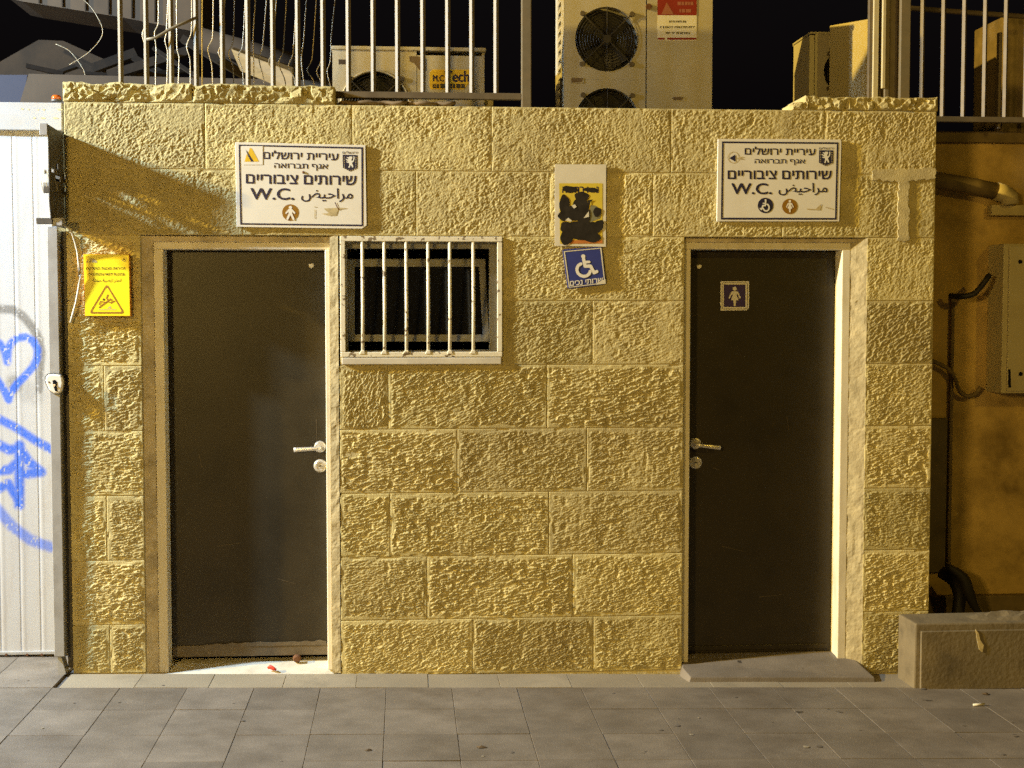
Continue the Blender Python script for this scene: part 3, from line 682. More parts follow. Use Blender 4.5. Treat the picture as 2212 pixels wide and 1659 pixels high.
lobes(zP, [(285,358,98,42,.1),(545,365,95,30,.08),(430,455,88,70,0),(215,545,66,118,.05),(205,690,68,62,0),(420,560,105,100,0),(330,650,120,95,.2),(450,690,95,110,0),(240,830,78,70,0),(400,860,190,110,0),(560,850,130,80,-.2),(650,790,60,48,-.4),(240,960,78,92,0),(420,930,160,60,0),(560,950,105,72,.1),(625,640,50,60,.2)], yp-.0020).obj('black_paint', M['black'], ps)
MB().flat(polyz(zP, [(505,490),(575,486),(540,515),(530,560),(512,540)], yp-.0036), yp-.0036).obj('black_paint', M['black'], ps)
MB().flat(polyz(zP, [(225,745),(265,712),(305,745),(300,762)], yp-.0040), yp-.0040).flat(polyz(zP, [(455,718),(520,630),(522,700)], yp-.0040), yp-.0040).flat(polyz(zP, [(302,560),(345,545),(368,575),(335,598)], yp-.0040), yp-.0040).obj('bare_paper', M['paper'], ps)
c0 = P(*zP(262,1595), yp); ws = thing('wheelchair_sticker', 'tilted blue wheelchair sign just below the defaced poster', 'sign', (c0[0], yp, c0[1]))
yw = -.0165
MB().prism(polyz(zP, [(192,1122),(212,1106),(672,1076),(684,1090),(738,1520),(728,1540),(280,1598),(258,1592)], yw), yw, yw+.008).obj('plate', M['blue'], ws, bevel=.001)
o = polyz(zP, [(205,1130),(676,1086),(726,1530),(270,1586)], yw-.0008); i = polyz(zP, [(222,1140),(662,1098),(712,1520),(282,1574)], yw-.0008)
MB().add([(x, yw-.0008, z) for x, z in o] + [(x, yw-.0008, z) for x, z in i], [(k, (k+1) % 4, (k+1) % 4+4, k+4) for k in range(4)]).obj('border', M['paper'], ws)
wm = MB(); wheelchair(wm, (zP, lambda a, b: (300+a*2.95+b*.35*.9, 1180-6 + b*2.85 - a*.10)), yw-.0010, 40); wm.obj('wheelchair', M['sym'], ws)
lettering(rev('שרותי נכים'), quadz(zP, 286, 1505, 692, 1562, yw-.0010, -.11), yw-.0010, M['sym'], ws, .03)
MB().flat(polyz(zP, [(690,1490),(728,1480),(730,1535),(610,1548),(625,1525)], yw-.0014), yw-.0014).obj('torn_corner', M['paper'], ws)

# ---- yellow caution sign
zY = zoom(320, 1000, 5.927); yy = -.034
c0 = P(*zY(120,1550), yy); ys = thing('caution_sign', 'bright yellow wet floor caution sign on the narrow left pier', 'sign', (c0[0], yy, c0[1]))
MB().prism(polyz(zY, [(62,68),(1160,68),(1195,1550),(105,1545)], yy), yy, yy+.026).obj('backing', M['orangeprint'], ys, bevel=.002)
yf = yy-.002
MB().prism(polyz(zY, [(78,84),(1140,84),(1172,1532),(118,1530)], yf), yf, yy+.001).obj('face', M['yellow'], ys)
yf -= .0008
lettering(rev('זהירות סכנת החלקה !'), quadz(zY, 140, 370, 1055, 462, yf), yf, M['printdark'], ys, .012)
lettering('CAUTION WET FLOOR', quadz(zY, 178, 520, 1052, 580, yf), yf, M['printdark'], ys, .012)
AR2 = rev('\ufe8d\ufea3\ufeac\ufead') ; AR3 = rev('\ufe8d\ufead\ufebf\ufef4\ufe94'); AR4 = rev('\ufee3\ufe92\ufe98\ufee0\ufe94')
lettering(AR4 + ' ' + AR3 + ' ' + AR2, quadz(zY, 285, 650, 960, 748, yf), yf, M['printdark'], ys, .004)
def rtri(cx, top, bot, hw, r, n=8):
    pts = [(cx, top), (cx+hw, bot), (cx-hw, bot)]; out = []
    for i in range(3):
        p = Vector(pts[i]); a = (Vector(pts[i-1])-p).normalized(); b = (Vector(pts[(i+1) % 3])-p).normalized()
        for k in range(n+1):
            t_ = k/n; q = (p+a*r)*(1-t_)**2 + p*2*t_*(1-t_) + (p+b*r)*t_**2; out.append((q.x, q.y))
    return out
o = polyz(zY, rtri(625, 770, 1478, 425, 95), yf); i = polyz(zY, rtri(625, 832, 1440, 366, 70), yf); n = len(o)
MB().add([(x, yf, z) for x, z in o] + [(x, yf, z) for x, z in i], [(k, (k+1) % n, (k+1) % n+n, k+n) for k in range(n)]).obj('triangle', M['printbrown'], ys)
fm = MB(); strokez(fm, zY, [(648,1040),(620,1110),(660,1170),(600,1220),(450,1330)], 34, yf); strokez(fm, zY, [(640,1190),(720,1225),(800,1180)], 26, yf-.0003); strokez(fm, zY, [(590,1215),(480,1190),(445,1260)], 26, yf-.0006)
fm.flat(polyz(zY, circ(710,1148,28,16), yf-.0009), yf-.0009); fm.obj('falling_figure', M['printbrown'], ys)
MB().flat(polyz(zY, circ(553,1146,28,16), yf), yf).obj('head', M['printdark'], ys)
MB().flat(polyz(zY, [(430,1378),(845,1378),(845,1390),(430,1390)], yf), yf).flat(polyz(zY, [(630,1352),(700,1300),(740,1352)], yf), yf).obj('puddle', M['smudge'], ys)
sk = MB()
for k in range(9): sk.flat(polyz(zY, [(130+30*k,275),(130+30*k,[250,215,258,180,170,175,185,200,235][k]),(152+30*k,[250,215,258,180,170,175,185,200,235][k]),(152+30*k,275)], yf), yf)
sk.obj('skyline_logo', M['smudge'], ys)
a_ = polyz(zY, circ(1030,190,58,28), yf); b_ = polyz(zY, circ(1030,190,48,28), yf)
MB().add([(x, yf, z) for x, z in a_] + [(x, yf, z) for x, z in b_], [(k, (k+1) % 28, (k+1) % 28+28, k+28) for k in range(28)]).obj('emblem_ring', M['smudge'], ys)
MB().flat(polyz(zY, [(1000,210),(1030,165),(1062,210)], yf), yf).obj('emblem', M['printdark'], ys)

# ---- plaque and stickers on the doors
zQ = zoom(2840, 1080, 9.217); yq = RD-.006
c0 = P(*zQ(285,1455), yq); pq = thing('womens_plaque', 'small purple plaque with white woman figure on the right door', 'sign', (c0[0], yq, c0[1]))
MB().prism(polyz(zQ, [(285,395),(310,372),(1335,372),(1335,1350),(1245,1440),(285,1455)], yq), yq, RD-.0005).obj('plate', M['sym'], pq, bevel=.001)
def rrect(x0, y0, x1, y1, r, n=5):
    out = []
    for cx, cy, a0 in ((x1-r,y0+r,-90),(x1-r,y1-r,0),(x0+r,y1-r,90),(x0+r,y0+r,180)):
        for k in range(n+1): t_ = math.radians(a0+90*k/n); out.append((cx+r*math.cos(t_), cy+r*math.sin(t_)))
    return out
o = polyz(zQ, rrect(332,420,1285,1400,70), yq-.0006); i = polyz(zQ, rrect(350,438,1265,1382,60), yq-.0006); n = len(o)
MB().add([(x, yq-.0006, z) for x, z in o] + [(x, yq-.0006, z) for x, z in i], [(k, (k+1) % n, (k+1) % n+n, k+n) for k in range(n)]).obj('line_border', M['raildark'], pq)
MB().flat(polyz(zQ, rrect(405,495,1200,1320,20), yq-.0006), yq-.0006).obj('purple_field', M['purple'], pq)
wo = MB(); woman(wo, zQ, 805, 955, 3.72, yq-.0012); wo.obj('woman', M['sym'], pq)
for (zm, pts, yd, lab) in ((zoom(520,920,2.5136), [(1785,330),(1835,326),(1832,358),(1812,376),(1788,358)], LD, 'tiny gold shield sticker at the top right of the left door'),
                           (zoom(2680,920,2.765), [(266,376),(320,376),(316,400),(292,420),(270,400)], RD, 'tiny gold shield sticker at the top left of the right door')):
    q = polyz(zm, pts, yd-.002); o_ = MB().prism(q, yd-.002, yd-.0003).obj('shield_sticker', M['sym'], None, loc=(q[0][0], yd-.002, q[0][1])); tag(o_, lab, 'sticker', 'shield stickers on the doors')

# ================================================================== GATE, POST, STEEL PLATE (left)
GY = .33
zG4 = zoom(0, 380, 2.304); zG5 = zoom(0, 1100, 2.370); zG6 = zoom(0, 1750, 1.642)
gt = thing('metal_gate', 'white ribbed metal gate with blue heart graffiti left of the building', 'gate', (-2.0, GY, 0))
strokes = []
def st(zm, pts, w_, ch=0, amt=1.0): strokes.append((np.array([P(*zm(a, b), GY) for a, b in pts]), w_*(1.25 if ch == 0 else 1.1), ch, amt))
st(zG5, [(75,690),(100,640),(160,585),(240,575),(310,610),(355,690),(350,780),(310,860),(240,940),(160,1020),(95,1110),(80,1170)], .014)
st(zG5, [(80,1170),(40,1080),(-60,930),(-130,780),(-120,640),(-60,600),(0,640),(40,700),(68,810),(75,690)], .014)
st(zG5, [(-200,1250),(0,1355),(150,1430),(330,1550),(510,1650)], .016)
st(zG6, [(-60,10),(60,70),(130,60),(190,150),(270,215),(150,230)], .018)
st(zG6, [(128,40),(126,430)], .019); st(zG6, [(-20,330),(55,290),(130,420)], .017); st(zG6, [(-40,430),(80,570),(200,660),(330,705)], .020, 0, .75)
st(zG6, [(-60,210),(60,200),(120,150)], .018)
st(zG5, [(-80,330),(0,312),(120,315),(220,380),(310,490),(370,600)], .018, 1, .8)
st(zG5, [(370,600),(395,720),(378,900),(370,1080)], .016, 1, .75)
st(zG5, [(160,1020),(250,1090),(330,1120)], .045, 1, .25); st(zG5, [(130,1000),(150,1050)], .030, 1, .55)
def board(x0, x1, zb_, zt_):
    nx, nz = max(6, int((x1-x0)/.005)), int((zt_-zb_)/.005)
    X, Z = np.meshgrid(np.linspace(x0, x1, nx+1), np.linspace(zb_, zt_, nz+1))
    d = X - x0                                   # rolled rib on the left edge of each board, shallow groove beside it
    Y = GY + 0*X - .0010*np.exp(-((d-.020)/.008)**2) + .0022*np.exp(-((d-.004)/.003)**2)
    Y += .0025*(vnoise(X*6, Z*2.5, 1.) - .5)
    col = np.zeros(X.shape + (4,), np.float32); col[..., 3] = 1
    for pts, w_, ch, amt in strokes:
        D = np.full(X.shape, 9.)
        for i in range(len(pts)-1):
            a, b = pts[i], pts[i+1]; ab = b-a; t_ = np.clip(((X-a[0])*ab[0] + (Z-a[1])*ab[1])/max(1e-9, ab@ab), 0, 1)
            D = np.minimum(D, np.hypot(X-a[0]-t_*ab[0], Z-a[1]-t_*ab[1]))
        k = np.clip(1 - (D - w_*.55)/(w_*1.05), 0, 1); k = k*k*(3-2*k)*amt
        chips = vnoise(X*150, Z*70, 3.) ; chips2 = vnoise(X*45, Z*25, 4.)
        k = k*np.where((chips > .80) & (chips2 > .45), .12, 1)*(.86 + .28*(vnoise(X*260, Z*260, 5.)-.5))
        col[..., ch] = np.maximum(col[..., ch], np.clip(k, 0, 1))
    vs = np.stack([X, Y, Z], -1).reshape(-1, 3); idx = np.arange(len(vs)).reshape(nz+1, nx+1)
    q_ = np.stack([idx[:-1,:-1], idx[:-1,1:], idx[1:,1:], idx[1:,:-1]], -1).reshape(-1, 4)
    vb = vs.copy(); 
    me = bpy.data.meshes.new('board'); me.from_pydata((vs - np.array(gt.location)).tolist(), [], q_.tolist()); me.update()
    at_ = me.color_attributes.new('spray', 'FLOAT_COLOR', 'POINT'); at_.data.foreach_set('color', col.reshape(-1))
    me.polygons.foreach_set('use_smooth', [True]*len(me.polygons)); me.materials.append(M['gate'])
    o_ = bpy.data.objects.new('board', me); C.objects.link(o_); o_.parent = gt
    return o_
gzb, gzt = PZ(60, 1406, GY), PZ(60, 281, GY)
bw = PX(75, 800, GY) - PX(31, 800, GY)
edges = [PX(31.5, 700, GY) - bw*k for k in range(6, -1, -1)] + [PX(75, 700, GY), PX(119, 900, GY)]
for a, b in zip(edges[:-1], edges[1:]): board(a, b, gzb, gzt)
MB().box(-3.0, PX(137, 250, GY), GY-.03, GY+.05, gzt-.004, PZ(60, 221, GY-.03)).obj('top_beam', M['gatebeam'], gt, bevel=.004)
MB().box(-3.0, PX(126, 1415, GY), GY-.012, GY+.04, gz(-1.9)+.012, gzb).obj('bottom_rail', M['greysteel'], gt, bevel=.003)
for u in (13, 73, 115): MB().disc(P(u*.75+4, 1414, GY-.012), .006, GY-.016, GY-.011, 10).obj('screw', M['rust'], gt)
MB().box(-3.0, edges[-1], GY+.012, GY+.03, gzb, gzt).obj('backing_sheet', M['greysteel'], gt)
stain = MB()
for k, (a, b, c_) in enumerate([(190,125,30),(250,130,22),(340,132,18),(390,132,25),(520,130,55),(300,208,30),(370,210,50),(480,210,60)]):
    stain.flat([P(*zG4(x_, y_), GY-.0308) for x_, y_ in ((a,b-6),(a+c_*.6,b-9),(a+c_,b-3),(a+c_*.9,b+5),(a+c_*.3,b+8))], GY-.0308 - k*.00001)
stain.obj('rust_stain', M['smudge'], gt)

post = thing('gate_post', 'plain grey steel post beside the white gate', 'post', (-1.65, -.02, 0))
px0, px1 = -1.692, -1.643
ptop = PZ(122, 488, -.08)
MB().box(px0, px1, -.032, .13, gz(px0)+.09, ptop).obj('shaft', M['greysteel'], post, bevel=.003)
MB().box(px1+.0005, XL-.004, .03, .12, gz(px0)+.02, ptop-.02).obj('dark_flange', M['darksteel'], post)
MB().add([(px0+.012,-.02,gz(px0)),(px1,-.02,gz(px0)),(px1,-.02,gz(px0)+.01),(px0+.02,-.02,gz(px0)+.125),(px0+.012,-.02,gz(px0)+.125),
          (px0+.012,.05,gz(px0)),(px1,.05,gz(px0)),(px1,.05,gz(px0)+.01),(px0+.02,.05,gz(px0)+.125),(px0+.012,.05,gz(px0)+.125)],
         [(0,1,2,3,4),(9,8,7,6,5),(0,5,6,1),(1,6,7,2),(2,7,8,3),(3,8,9,4),(4,9,5,0)]).obj('foot_gusset', M['greysteel'], post)
# lock case
zK = zG5; yk = -.055
lk = thing('gate_lock', 'rounded white lock case with key slot on the grey gate post', 'lock', (px0, yk, PZ(*zK(520,1120), yk)))
shp = [(430,960),(450,932),(500,925),(570,935),(590,960),(597,1010),(585,1080),(560,1112),(510,1110),(470,1085),(440,1030),(428,990)]
MB().prism(polyz(zK, shp, yk), yk, -.016).obj('case', M['sym'], lk, bevel=.008, seg=3)
ol = [(a+(a-512)*.10, b+(b-1015)*.08-4) for a, b in shp]
MB().prism(polyz(zK, ol, yk+.014), yk+.014, -.016).obj('gasket', M['darksteel'], lk, bevel=.003)
MB().prism(polyz(zK, [(496,985),(520,980),(538,1000),(535,1050),(545,1090),(520,1085),(508,1050),(500,1020)], yk-.001), yk-.0015, yk+.003).obj('key_slot', M['dark'], lk)
MB().disc(P(*zK(512,1030), yk-.003), .006, yk-.007, yk, 12).obj('key_cylinder', M['steel'], lk)
MB().disc(P(*zK(462,1002), yk-.001), .004, yk-.0015, yk+.002, 10).obj('screw', M['rust'], lk)

# steel plate sticking out from the wall, with cut slots that let light through
pl = thing('steel_plate', 'dark steel plate sticking out from the left edge of the wall', 'plate', (-1.615, -.13, 2.2))
xp = -1.616
# outline in (y, z); slots are holes left between strips
po_ = [(.010,2.630),(-.196,2.650),(-.190,2.30),(-.172,2.215),(-.15,2.205),(.010,2.195)]
def plate_yz(poly, t_=.004):
    n = len(poly); m_ = MB()
    return m_.add([(xp+y*.11, y, z) for y, z in poly] + [(xp-t_+y*.11, y, z) for y, z in poly], [tuple(range(n)), tuple(range(2*n-1, n-1, -1))] + [(i, i+n, (i+1) % n+n, (i+1) % n) for i in range(n)])
mb = MB()
slots = [(-.162,-.125,2.435,2.455), (-.112,-.045,2.400,2.424), (-.100,-.075,2.455,2.482)]
def cell(y0, y1, z0, z1):
    if y1-y0 < 1e-5 or z1-z0 < 1e-5: return
    mb.add([(xp-.004+y*.11, y, z) for y, z in ((y0,z0),(y1,z0),(y1,z1),(y0,z1))] + [(xp+y*.11, y, z) for y, z in ((y0,z0),(y1,z0),(y1,z1),(y0,z1))], [(3,2,1,0),(4,5,6,7),(0,1,5,4),(1,2,6,5),(2,3,7,6),(3,0,4,7)])
ysb = sorted({-.190,.010}|{a for s_ in slots for a in s_[:2]}); zsb = sorted({2.30,2.63}|{a for s_ in slots for a in s_[2:]})
for i in range(len(ysb)-1):
    for j in range(len(zsb)-1):
        ym, zm_ = (ysb[i]+ysb[i+1])/2, (zsb[j]+zsb[j+1])/2
        if not any(a < ym < b and c < zm_ < d for a, b, c, d in slots): cell(ysb[i], ysb[i+1], zsb[j], zsb[j+1])
mb.obj('sheet', M['darksteel'], pl)
plate_yz([(.010,2.6305),(-.190,2.6305),(-.196,2.650)]).obj('top_lip', M['darksteel'], pl)
plate_yz([(.010,2.2995),(.010,2.195),(-.15,2.205),(-.172,2.215),(-.190,2.2995)]).obj('lower_sheet', M['darksteel'], pl)
MB().box(xp-.060, xp-.024, -.200, -.190, 2.60, 2.655).obj('tab', M['greysteel'], pl, bevel=.002)
MB().box(xp-.050, xp-.022, -.190, -.183, 2.335, 2.365).obj('tab', M['darksteel'], pl, bevel=.002)
MB().box(xp-.090, xp-.016, -.17, -.13, 2.195, 2.222).obj('arm', M['darksteel'], pl, bevel=.002)
MB().box(xp-.018, xp+.030, -.165, -.11, 2.185, 2.225).obj('arm_end', M['greysteel'], pl, bevel=.004)
for z_ in (2.435, 2.375): MB().box(xp-.075, xp-.010, -.10, .20, z_, z_+.018).obj('bracket_bar', M['greysteel'], pl, bevel=.002)
for k in range(5):
    a = random.uniform(-.07,-.015); MB().tube([(xp+a, -.10, 2.45), (xp+a+random.uniform(-.015,.015), -.12, 2.39), (xp+a+random.uniform(-.02,.02), -.11, 2.35)], .0018, 5).obj('tie_wire', M['wire'], pl)
cpts = [(520,1188),(575,1190),(625,1215),(665,1270),(690,1350),(712,1440),(722,1540),(728,1659)]
q5 = [(758,-20),(745,100),(720,240),(690,350),(665,440)]
cp = []
for i, (a, b) in enumerate(cpts): y_ = -.14 + .09*min(1, i/5); x_, z_ = P(*zG4(a, b), y_); cp.append((x_, y_, z_))
for i, (a, b) in enumerate(q5): y_ = -.05 + .02*i/4; x_, z_ = P(*zG5(a, b), y_); cp.append((x_, y_, z_))
cb_ = MB().tube(cp, .0052, 8).obj('cable', M['cable'], None, loc=cp[-1], smooth=True); tag(cb_, 'thin white cable looping down from the steel plate beside the caution sign', 'cable')
# amber beacon
bx, bz = P(122, 218, GY); bt = thing('beacon_lamp', 'small amber beacon lamp on top of the white gate', 'lamp', (bx, GY, bz-.002))
MB().tube([(bx,GY,bz-.002),(bx,GY,bz+.006)], .026, 20).obj('base', M['darksteel'], bt)
MB().tube([(bx,GY,bz+.006),(bx,GY,bz+.020),(bx,GY,bz+.028)], [.024,.023,.016], 20).obj('lens', M['amber'], bt, smooth=True)

# ================================================================== RAILING AND WIRES ABOVE THE LEFT HALF
RY = .14
zr0 = PZ(740, 200, RY)
rl = thing('railing', 'painted railing of upright square bars above the left door', 'railing', (0, RY, zr0))
def sqbar(x, y, z0, z1, r=.0125): return MB().tube([(x, y, z0), (x, y, z1)], r, 4, rot=0.0)
barz0 = cz + .090
for i, u in enumerate([262,318,372.5,427,483,537.5,592,646,700,754,809,862,916,969.6,1021,1074]):
    x_ = PX(u-2, 120, RY); z0 = barz0 if u < 720 else PZ(900, 204, RY)
    b_ = sqbar(x_ + random.uniform(-.002,.002), RY, z0-.006, 3.75).obj('bar', M['rail'], rl)
MB().box(PX(205, 185, RY), PX(724, 192, RY), RY-.020, RY+.02, barz0-.010, barz0+.006).obj('bottom_rail', M['raildark'], rl, bevel=.002)
zrr = PZ(900, 206, RY)
MB().box(PX(724, 200, RY)+.001, PX(1126, 205, RY), RY-.018, RY+.018, zrr-.018, zrr+.014).obj('bottom_rail', M['raildark'], rl, bevel=.003)
MB().box(PX(205, 0, RY), PX(1126, 0, RY), RY-.018, RY+.018, 3.75, 3.785).obj('top_rail', M['raildark'], rl, bevel=.003)
MB().box(PX(1126, 150, RY), PX(1147, 150, RY), RY-.024, RY+.024, cz-.005, 3.80).obj('post', M['rail'], rl, bevel=.004)
MB().box(PX(1120, 235, RY), PX(1152, 235, RY), RY-.045, RY+.045, cz-.004, cz+.006).obj('base_plate', M['rail'], rl, bevel=.002)
zV = zoom(500, 0, 2.4578); VY = .26
wf = thing('kinked_wires', 'row of thin kinked upright wires behind the railing', 'wires', (-.7, VY, barz0))
wires = [[(322,-60),(320,235),(285,320),(300,470),(295,720),(296,860)],[(648,-60),(645,320),(600,450),(632,580),(635,860)],[(860,-60),(852,370),(808,480),(845,640),(855,880)],
 [(1068,-60),(1052,415),(1010,520),(1050,650),(1062,880)],[(1175,-60),(1145,460),(1105,550),(1145,690),(1160,890)],[(1276,-60),(1248,370),(1255,600),(1258,890)],[(1385,-60),(1340,470),(1305,570),(1350,760),(1365,890)],
 [(1578,-60),(1540,510),(1500,620),(1560,780),(1572,890)],[(1680,-60),(1637,540),(1595,650),(1650,760),(1672,890)],[(1775,-60),(1745,380),(1722,600),(1760,890)],[(1870,-60),(1825,580),(1780,690),(1835,780),(1854,890)],
 [(1945,-60),(1930,340),(1915,600),(1872,700),(1925,820),(1930,890)],[(2058,-60),(2015,350),(2005,600),(1975,700),(2020,890)],[(200,-60),(195,230),(165,340),(190,450),(210,860)],[(753,-60),(750,330),(752,880)],
 [(420,-60),(400,320),(388,400),(412,510),(405,860)],[(500,-60),(505,480),(525,560),(515,870)],[(975,-60),(945,420),(910,510),(945,610),(950,880)],[(1480,-60),(1440,500),(1402,610),(1445,700),(1455,890)]]
def smooth_pts(pts, k=6):
    out = []
    n = len(pts)
    for i in range(n-1):
        p0, p1, p2, p3 = [Vector(pts[max(0, min(n-1, j))]) for j in (i-1, i, i+1, i+2)]
        for j in range(k):
            t_ = j/k; d = (p2-p1).length; m1 = (p2-p0)*.5; m2 = (p3-p1)*.5
            if m1.length > d*.9: m1 = m1.normalized()*d*.9
            if m2.length > d*.9: m2 = m2.normalized()*d*.9
            out.append((2*t_**3-3*t_**2+1)*p1 + (t_**3-2*t_**2+t_)*m1 + (-2*t_**3+3*t_**2)*p2 + (t_**3-t_**2)*m2)
    return out + [Vector(pts[-1])]
for wv_ in wires:
    pts = []
    for a, b in smooth_pts(wv_): x_, z_ = P(*zV(a, b), VY); pts.append((x_, VY, max(z_, 2.80)))
    pts[-1] = (pts[-1][0], VY, 2.598)
    MB().tube(pts, .0028, 5).obj('wire', M['wire'], wf, smooth=True)
rp = []
for a, b in ((205,385),(290,372),(430,290),(500,255),(690,175)): x_, z_ = P(*zV(a, b), RY-.03); rp.append((x_, RY-.03, z_))
o_ = MB().tube(rp, .0075, 8).obj('bent_rod', M['rail'], None, loc=rp[0], smooth=True); tag(o_, 'pale bent rod hooked across the bars at the left of the railing', 'rod')

# ================================================================== AIR CONDITIONERS ON THE ROOF
def fan(parent, c, r, y, arms=True):
    MB().disc(c, r*.995, y+.10, y+.105, 40).obj('fan_back', M['acdark'], parent)
    cx, cz_ = c; bl = MB()
    for k in range(3):
        a0 = 2*math.pi*k/3+.4; v = []
        for j in range(8):
            rr = r*(.18 + .75*j/7); v.append((cx+rr*math.cos(a0+.25*j/7), y+.085, cz_+rr*math.sin(a0+.25*j/7)))
            v.append((cx+rr*math.cos(a0+.9+.2*j/7), y+.055, cz_+rr*math.sin(a0+.9+.2*j/7)))
        bl.add(v, [(2*j, 2*j+1, 2*j+3, 2*j+2) for j in range(7)])
    bl.disc(c, r*.17, y+.04, y+.09, 20); bl.obj('fan_blades', M['acdark'], parent)
    g = MB()
    for k in range(1, 12): g.ring(c, r*k/11.5, y-.006, .0013, 40, 4)
    for k in range(4):
        t_ = math.pi/4 + math.pi/2*k
        g.tube([(cx, y-.010, cz_), (cx+r*1.10*math.cos(t_), y-.010, cz_+r*1.10*math.sin(t_))], .0038, 6)
    g.tube([(cx, y-.009, cz_-r), (cx, y-.009, cz_+r)], .0022, 6)
    g.disc(c, r*.13, y-.014, y-.006, 20); g.obj('fan_guard', M['acgrille'], parent)
    for k in range(4):
        t_ = math.pi/4 + math.pi/2*k; q_ = (cx+r*1.10*math.cos(t_), cz_+r*1.10*math.sin(t_))
        MB().disc(q_, .013, y-.014, y, 12).obj('guard_clip', M['raildark'], parent)
# small unit behind the railing
zS = zoom(1300, 180, 3.3515); SY = .50
x0, z1 = P(*zS(80,60), SY); x1 = PX(*zS(2112,300), SY); z0 = 2.602
a1 = thing('air_conditioner', 'squat cream air conditioner with a yellow sticker behind the railing bars', 'air conditioner', ((x0+x1)/2, SY, z0), 'air conditioners on the roof')
c = P(*zS(655,800), SY); r = abs(PX(*zS(1105,800), SY) - c[0])
mb = MB(); xm = PX(*zS(1205,300), SY); mb.plate_hole(x0, xm, z0-.0, z1, c, r, SY, SY+.03); mb.box(xm+.003, x1, SY, SY+.02, z0, z1-.022)
mb.box(x0, x0+.012, SY+.001, SY+.33, z0, z1); mb.box(x1-.012, x1, SY+.021, SY+.33, z0, z1-.001); mb.box(x0, x1, SY+.31, SY+.33, z0, z1-.002); mb.obj('casing', M['ac'], a1)
MB().box(x0-.006, x1+.008, SY-.008, SY+.335, z1, z1+.020).obj('lid', M['ac'], a1, bevel=.004)
fan(a1, c, r, SY)
rb = MB().ring(c, r*1.01, SY-.002, .006, 48, 6).obj('fan_rim', M['ac'], a1, smooth=True)
sy = SY-.0015
stk = MB().prism(polyz(zS, [(1380,365),(1420,325),(1925,325),(1925,470),(1835,590),(1395,590),(1378,540)], sy), sy, SY-.0002).obj('sticker', M['logoyellow'], a1)
lettering('M.C', quadz(zS, 1425, 400, 1568, 485, sy-.0008), sy-.0008, M['navy'], stk, .03)
lettering('Tech', quadz(zS, 1585, 345, 1905, 490, sy-.0008), sy-.0008, M['navy'], stk, .03)
mb = MB()
for a, b in ((1420,1438),(1445,1462),(1472,1505),(1525,1600),(1610,1680),(1690,1720),(1735,1790),(1800,1850)): mb.flat(polyz(zS, [(a,515),(b,515),(b,575),(a,575)], sy-.0008), sy-.0008)
mb.obj('lettering', M['acgrille'], stk)
MB().prism(polyz(zS, [(1110,150),(1200,150),(1275,160),(1280,320),(1240,330),(1170,240),(1112,218)], SY), SY-.006, SY-.0005).obj('peeled_patch', M['mat'], a1)
MB().prism(polyz(zS, [(165,190),(280,190),(280,255),(165,255)], SY), SY-.001, SY-.0003).obj('badge', M['roofbeige'], a1)
MB().box(x1+.002, x1+.05, SY+.05, SY+.2, z0+.10, z0+.30).obj('valve_cover', M['cabinet'], a1, bevel=.006)
# flattened boards lying on the wall top
for (a, b, c_, d_, lab) in ((180,765,1060,785,'worn brown strip lying on the wall under the railing, left piece'), (1060,795,1700,805,'worn brown strip lying on the wall under the railing, right piece')):
    yb_ = .07; p0 = P(*zS(a,b), yb_); p1 = P(*zS(c_,d_), yb_)
    z_ = cz + .012
    n = 12; pts = [(p0[0] + (p1[0]-p0[0])*k/n, yb_ + .01*math.sin(k), z_ + .003*math.sin(k*1.7) + .004) for k in range(n+1)]
    o_ = MB().tube(pts, [.009]+[.0135]*(n-1)+[.009], 10, ry=.05).obj('flat_strip', M['mat'], None, loc=pts[0], smooth=True); tag(o_, lab, 'strip', 'brown strips on the wall top')
# big twin-fan unit
zT = zoom(2180, 0, 3.253); TY = .56
x0, x1 = PX(*zT(215,700), TY), PX(*zT(2140,700), TY); z0 = 2.602; c1 = P(*zT(775,508), TY); r1 = abs(PX(*zT(1185,508), TY)-c1[0])
c2 = P(*zT(780,1560), TY); z1 = c1[1] + (c1[1]-c2[1])*.5 + .10; xm = PX(*zT(1285,700), TY); zmid = (c1[1]+c2[1])/2
a2 = thing('air_conditioner', 'tall twin fan air conditioner with red warning sticker above the poster', 'air conditioner', ((x0+x1)/2, TY, z0), 'air conditioners on the roof')
zc2 = c2[1]
mb = MB(); mb.plate_hole(x0, xm-.003, zmid, z1, c1, r1, TY, TY+.05); mb.plate_hole(x0, xm-.003, min(z0, zc2-r1-.04), zmid-.0005, c2, r1, TY, TY+.05)
mb.box(xm+.003, x1, TY, TY+.02, z0, z1); mb.box(x1-.012, x1, TY+.021, TY+.40, z0, z1-.001); mb.box(x0, x1, TY+.38, TY+.40, z0, z1-.002)
dz = .050; k = z0+.02                              # slotted left side
while k < z1-.05:
    mb.box(x0-.0, x0+.01, TY+.001, TY+.14, k, k+dz-.0005); mb.box(x0, x0+.01, TY+.27, TY+.379, k, k+dz-.0005)
    mb.box(x0, x0+.01, TY+.14, TY+.27, k+.026, k+dz-.0005); k += dz
mb.obj('casing', M['ac'], a2)
MB().box(x0-.006, x1+.006, TY-.01, TY+.405, z1, z1+.025).obj('lid', M['ac'], a2, bevel=.004)
fan(a2, c1, r1, TY); fan(a2, c2, r1, TY)
MB().box(xm-.0028, xm+.0028, TY+.010, TY+.03, z0, z1).obj('seam', M['acdark'], a2)
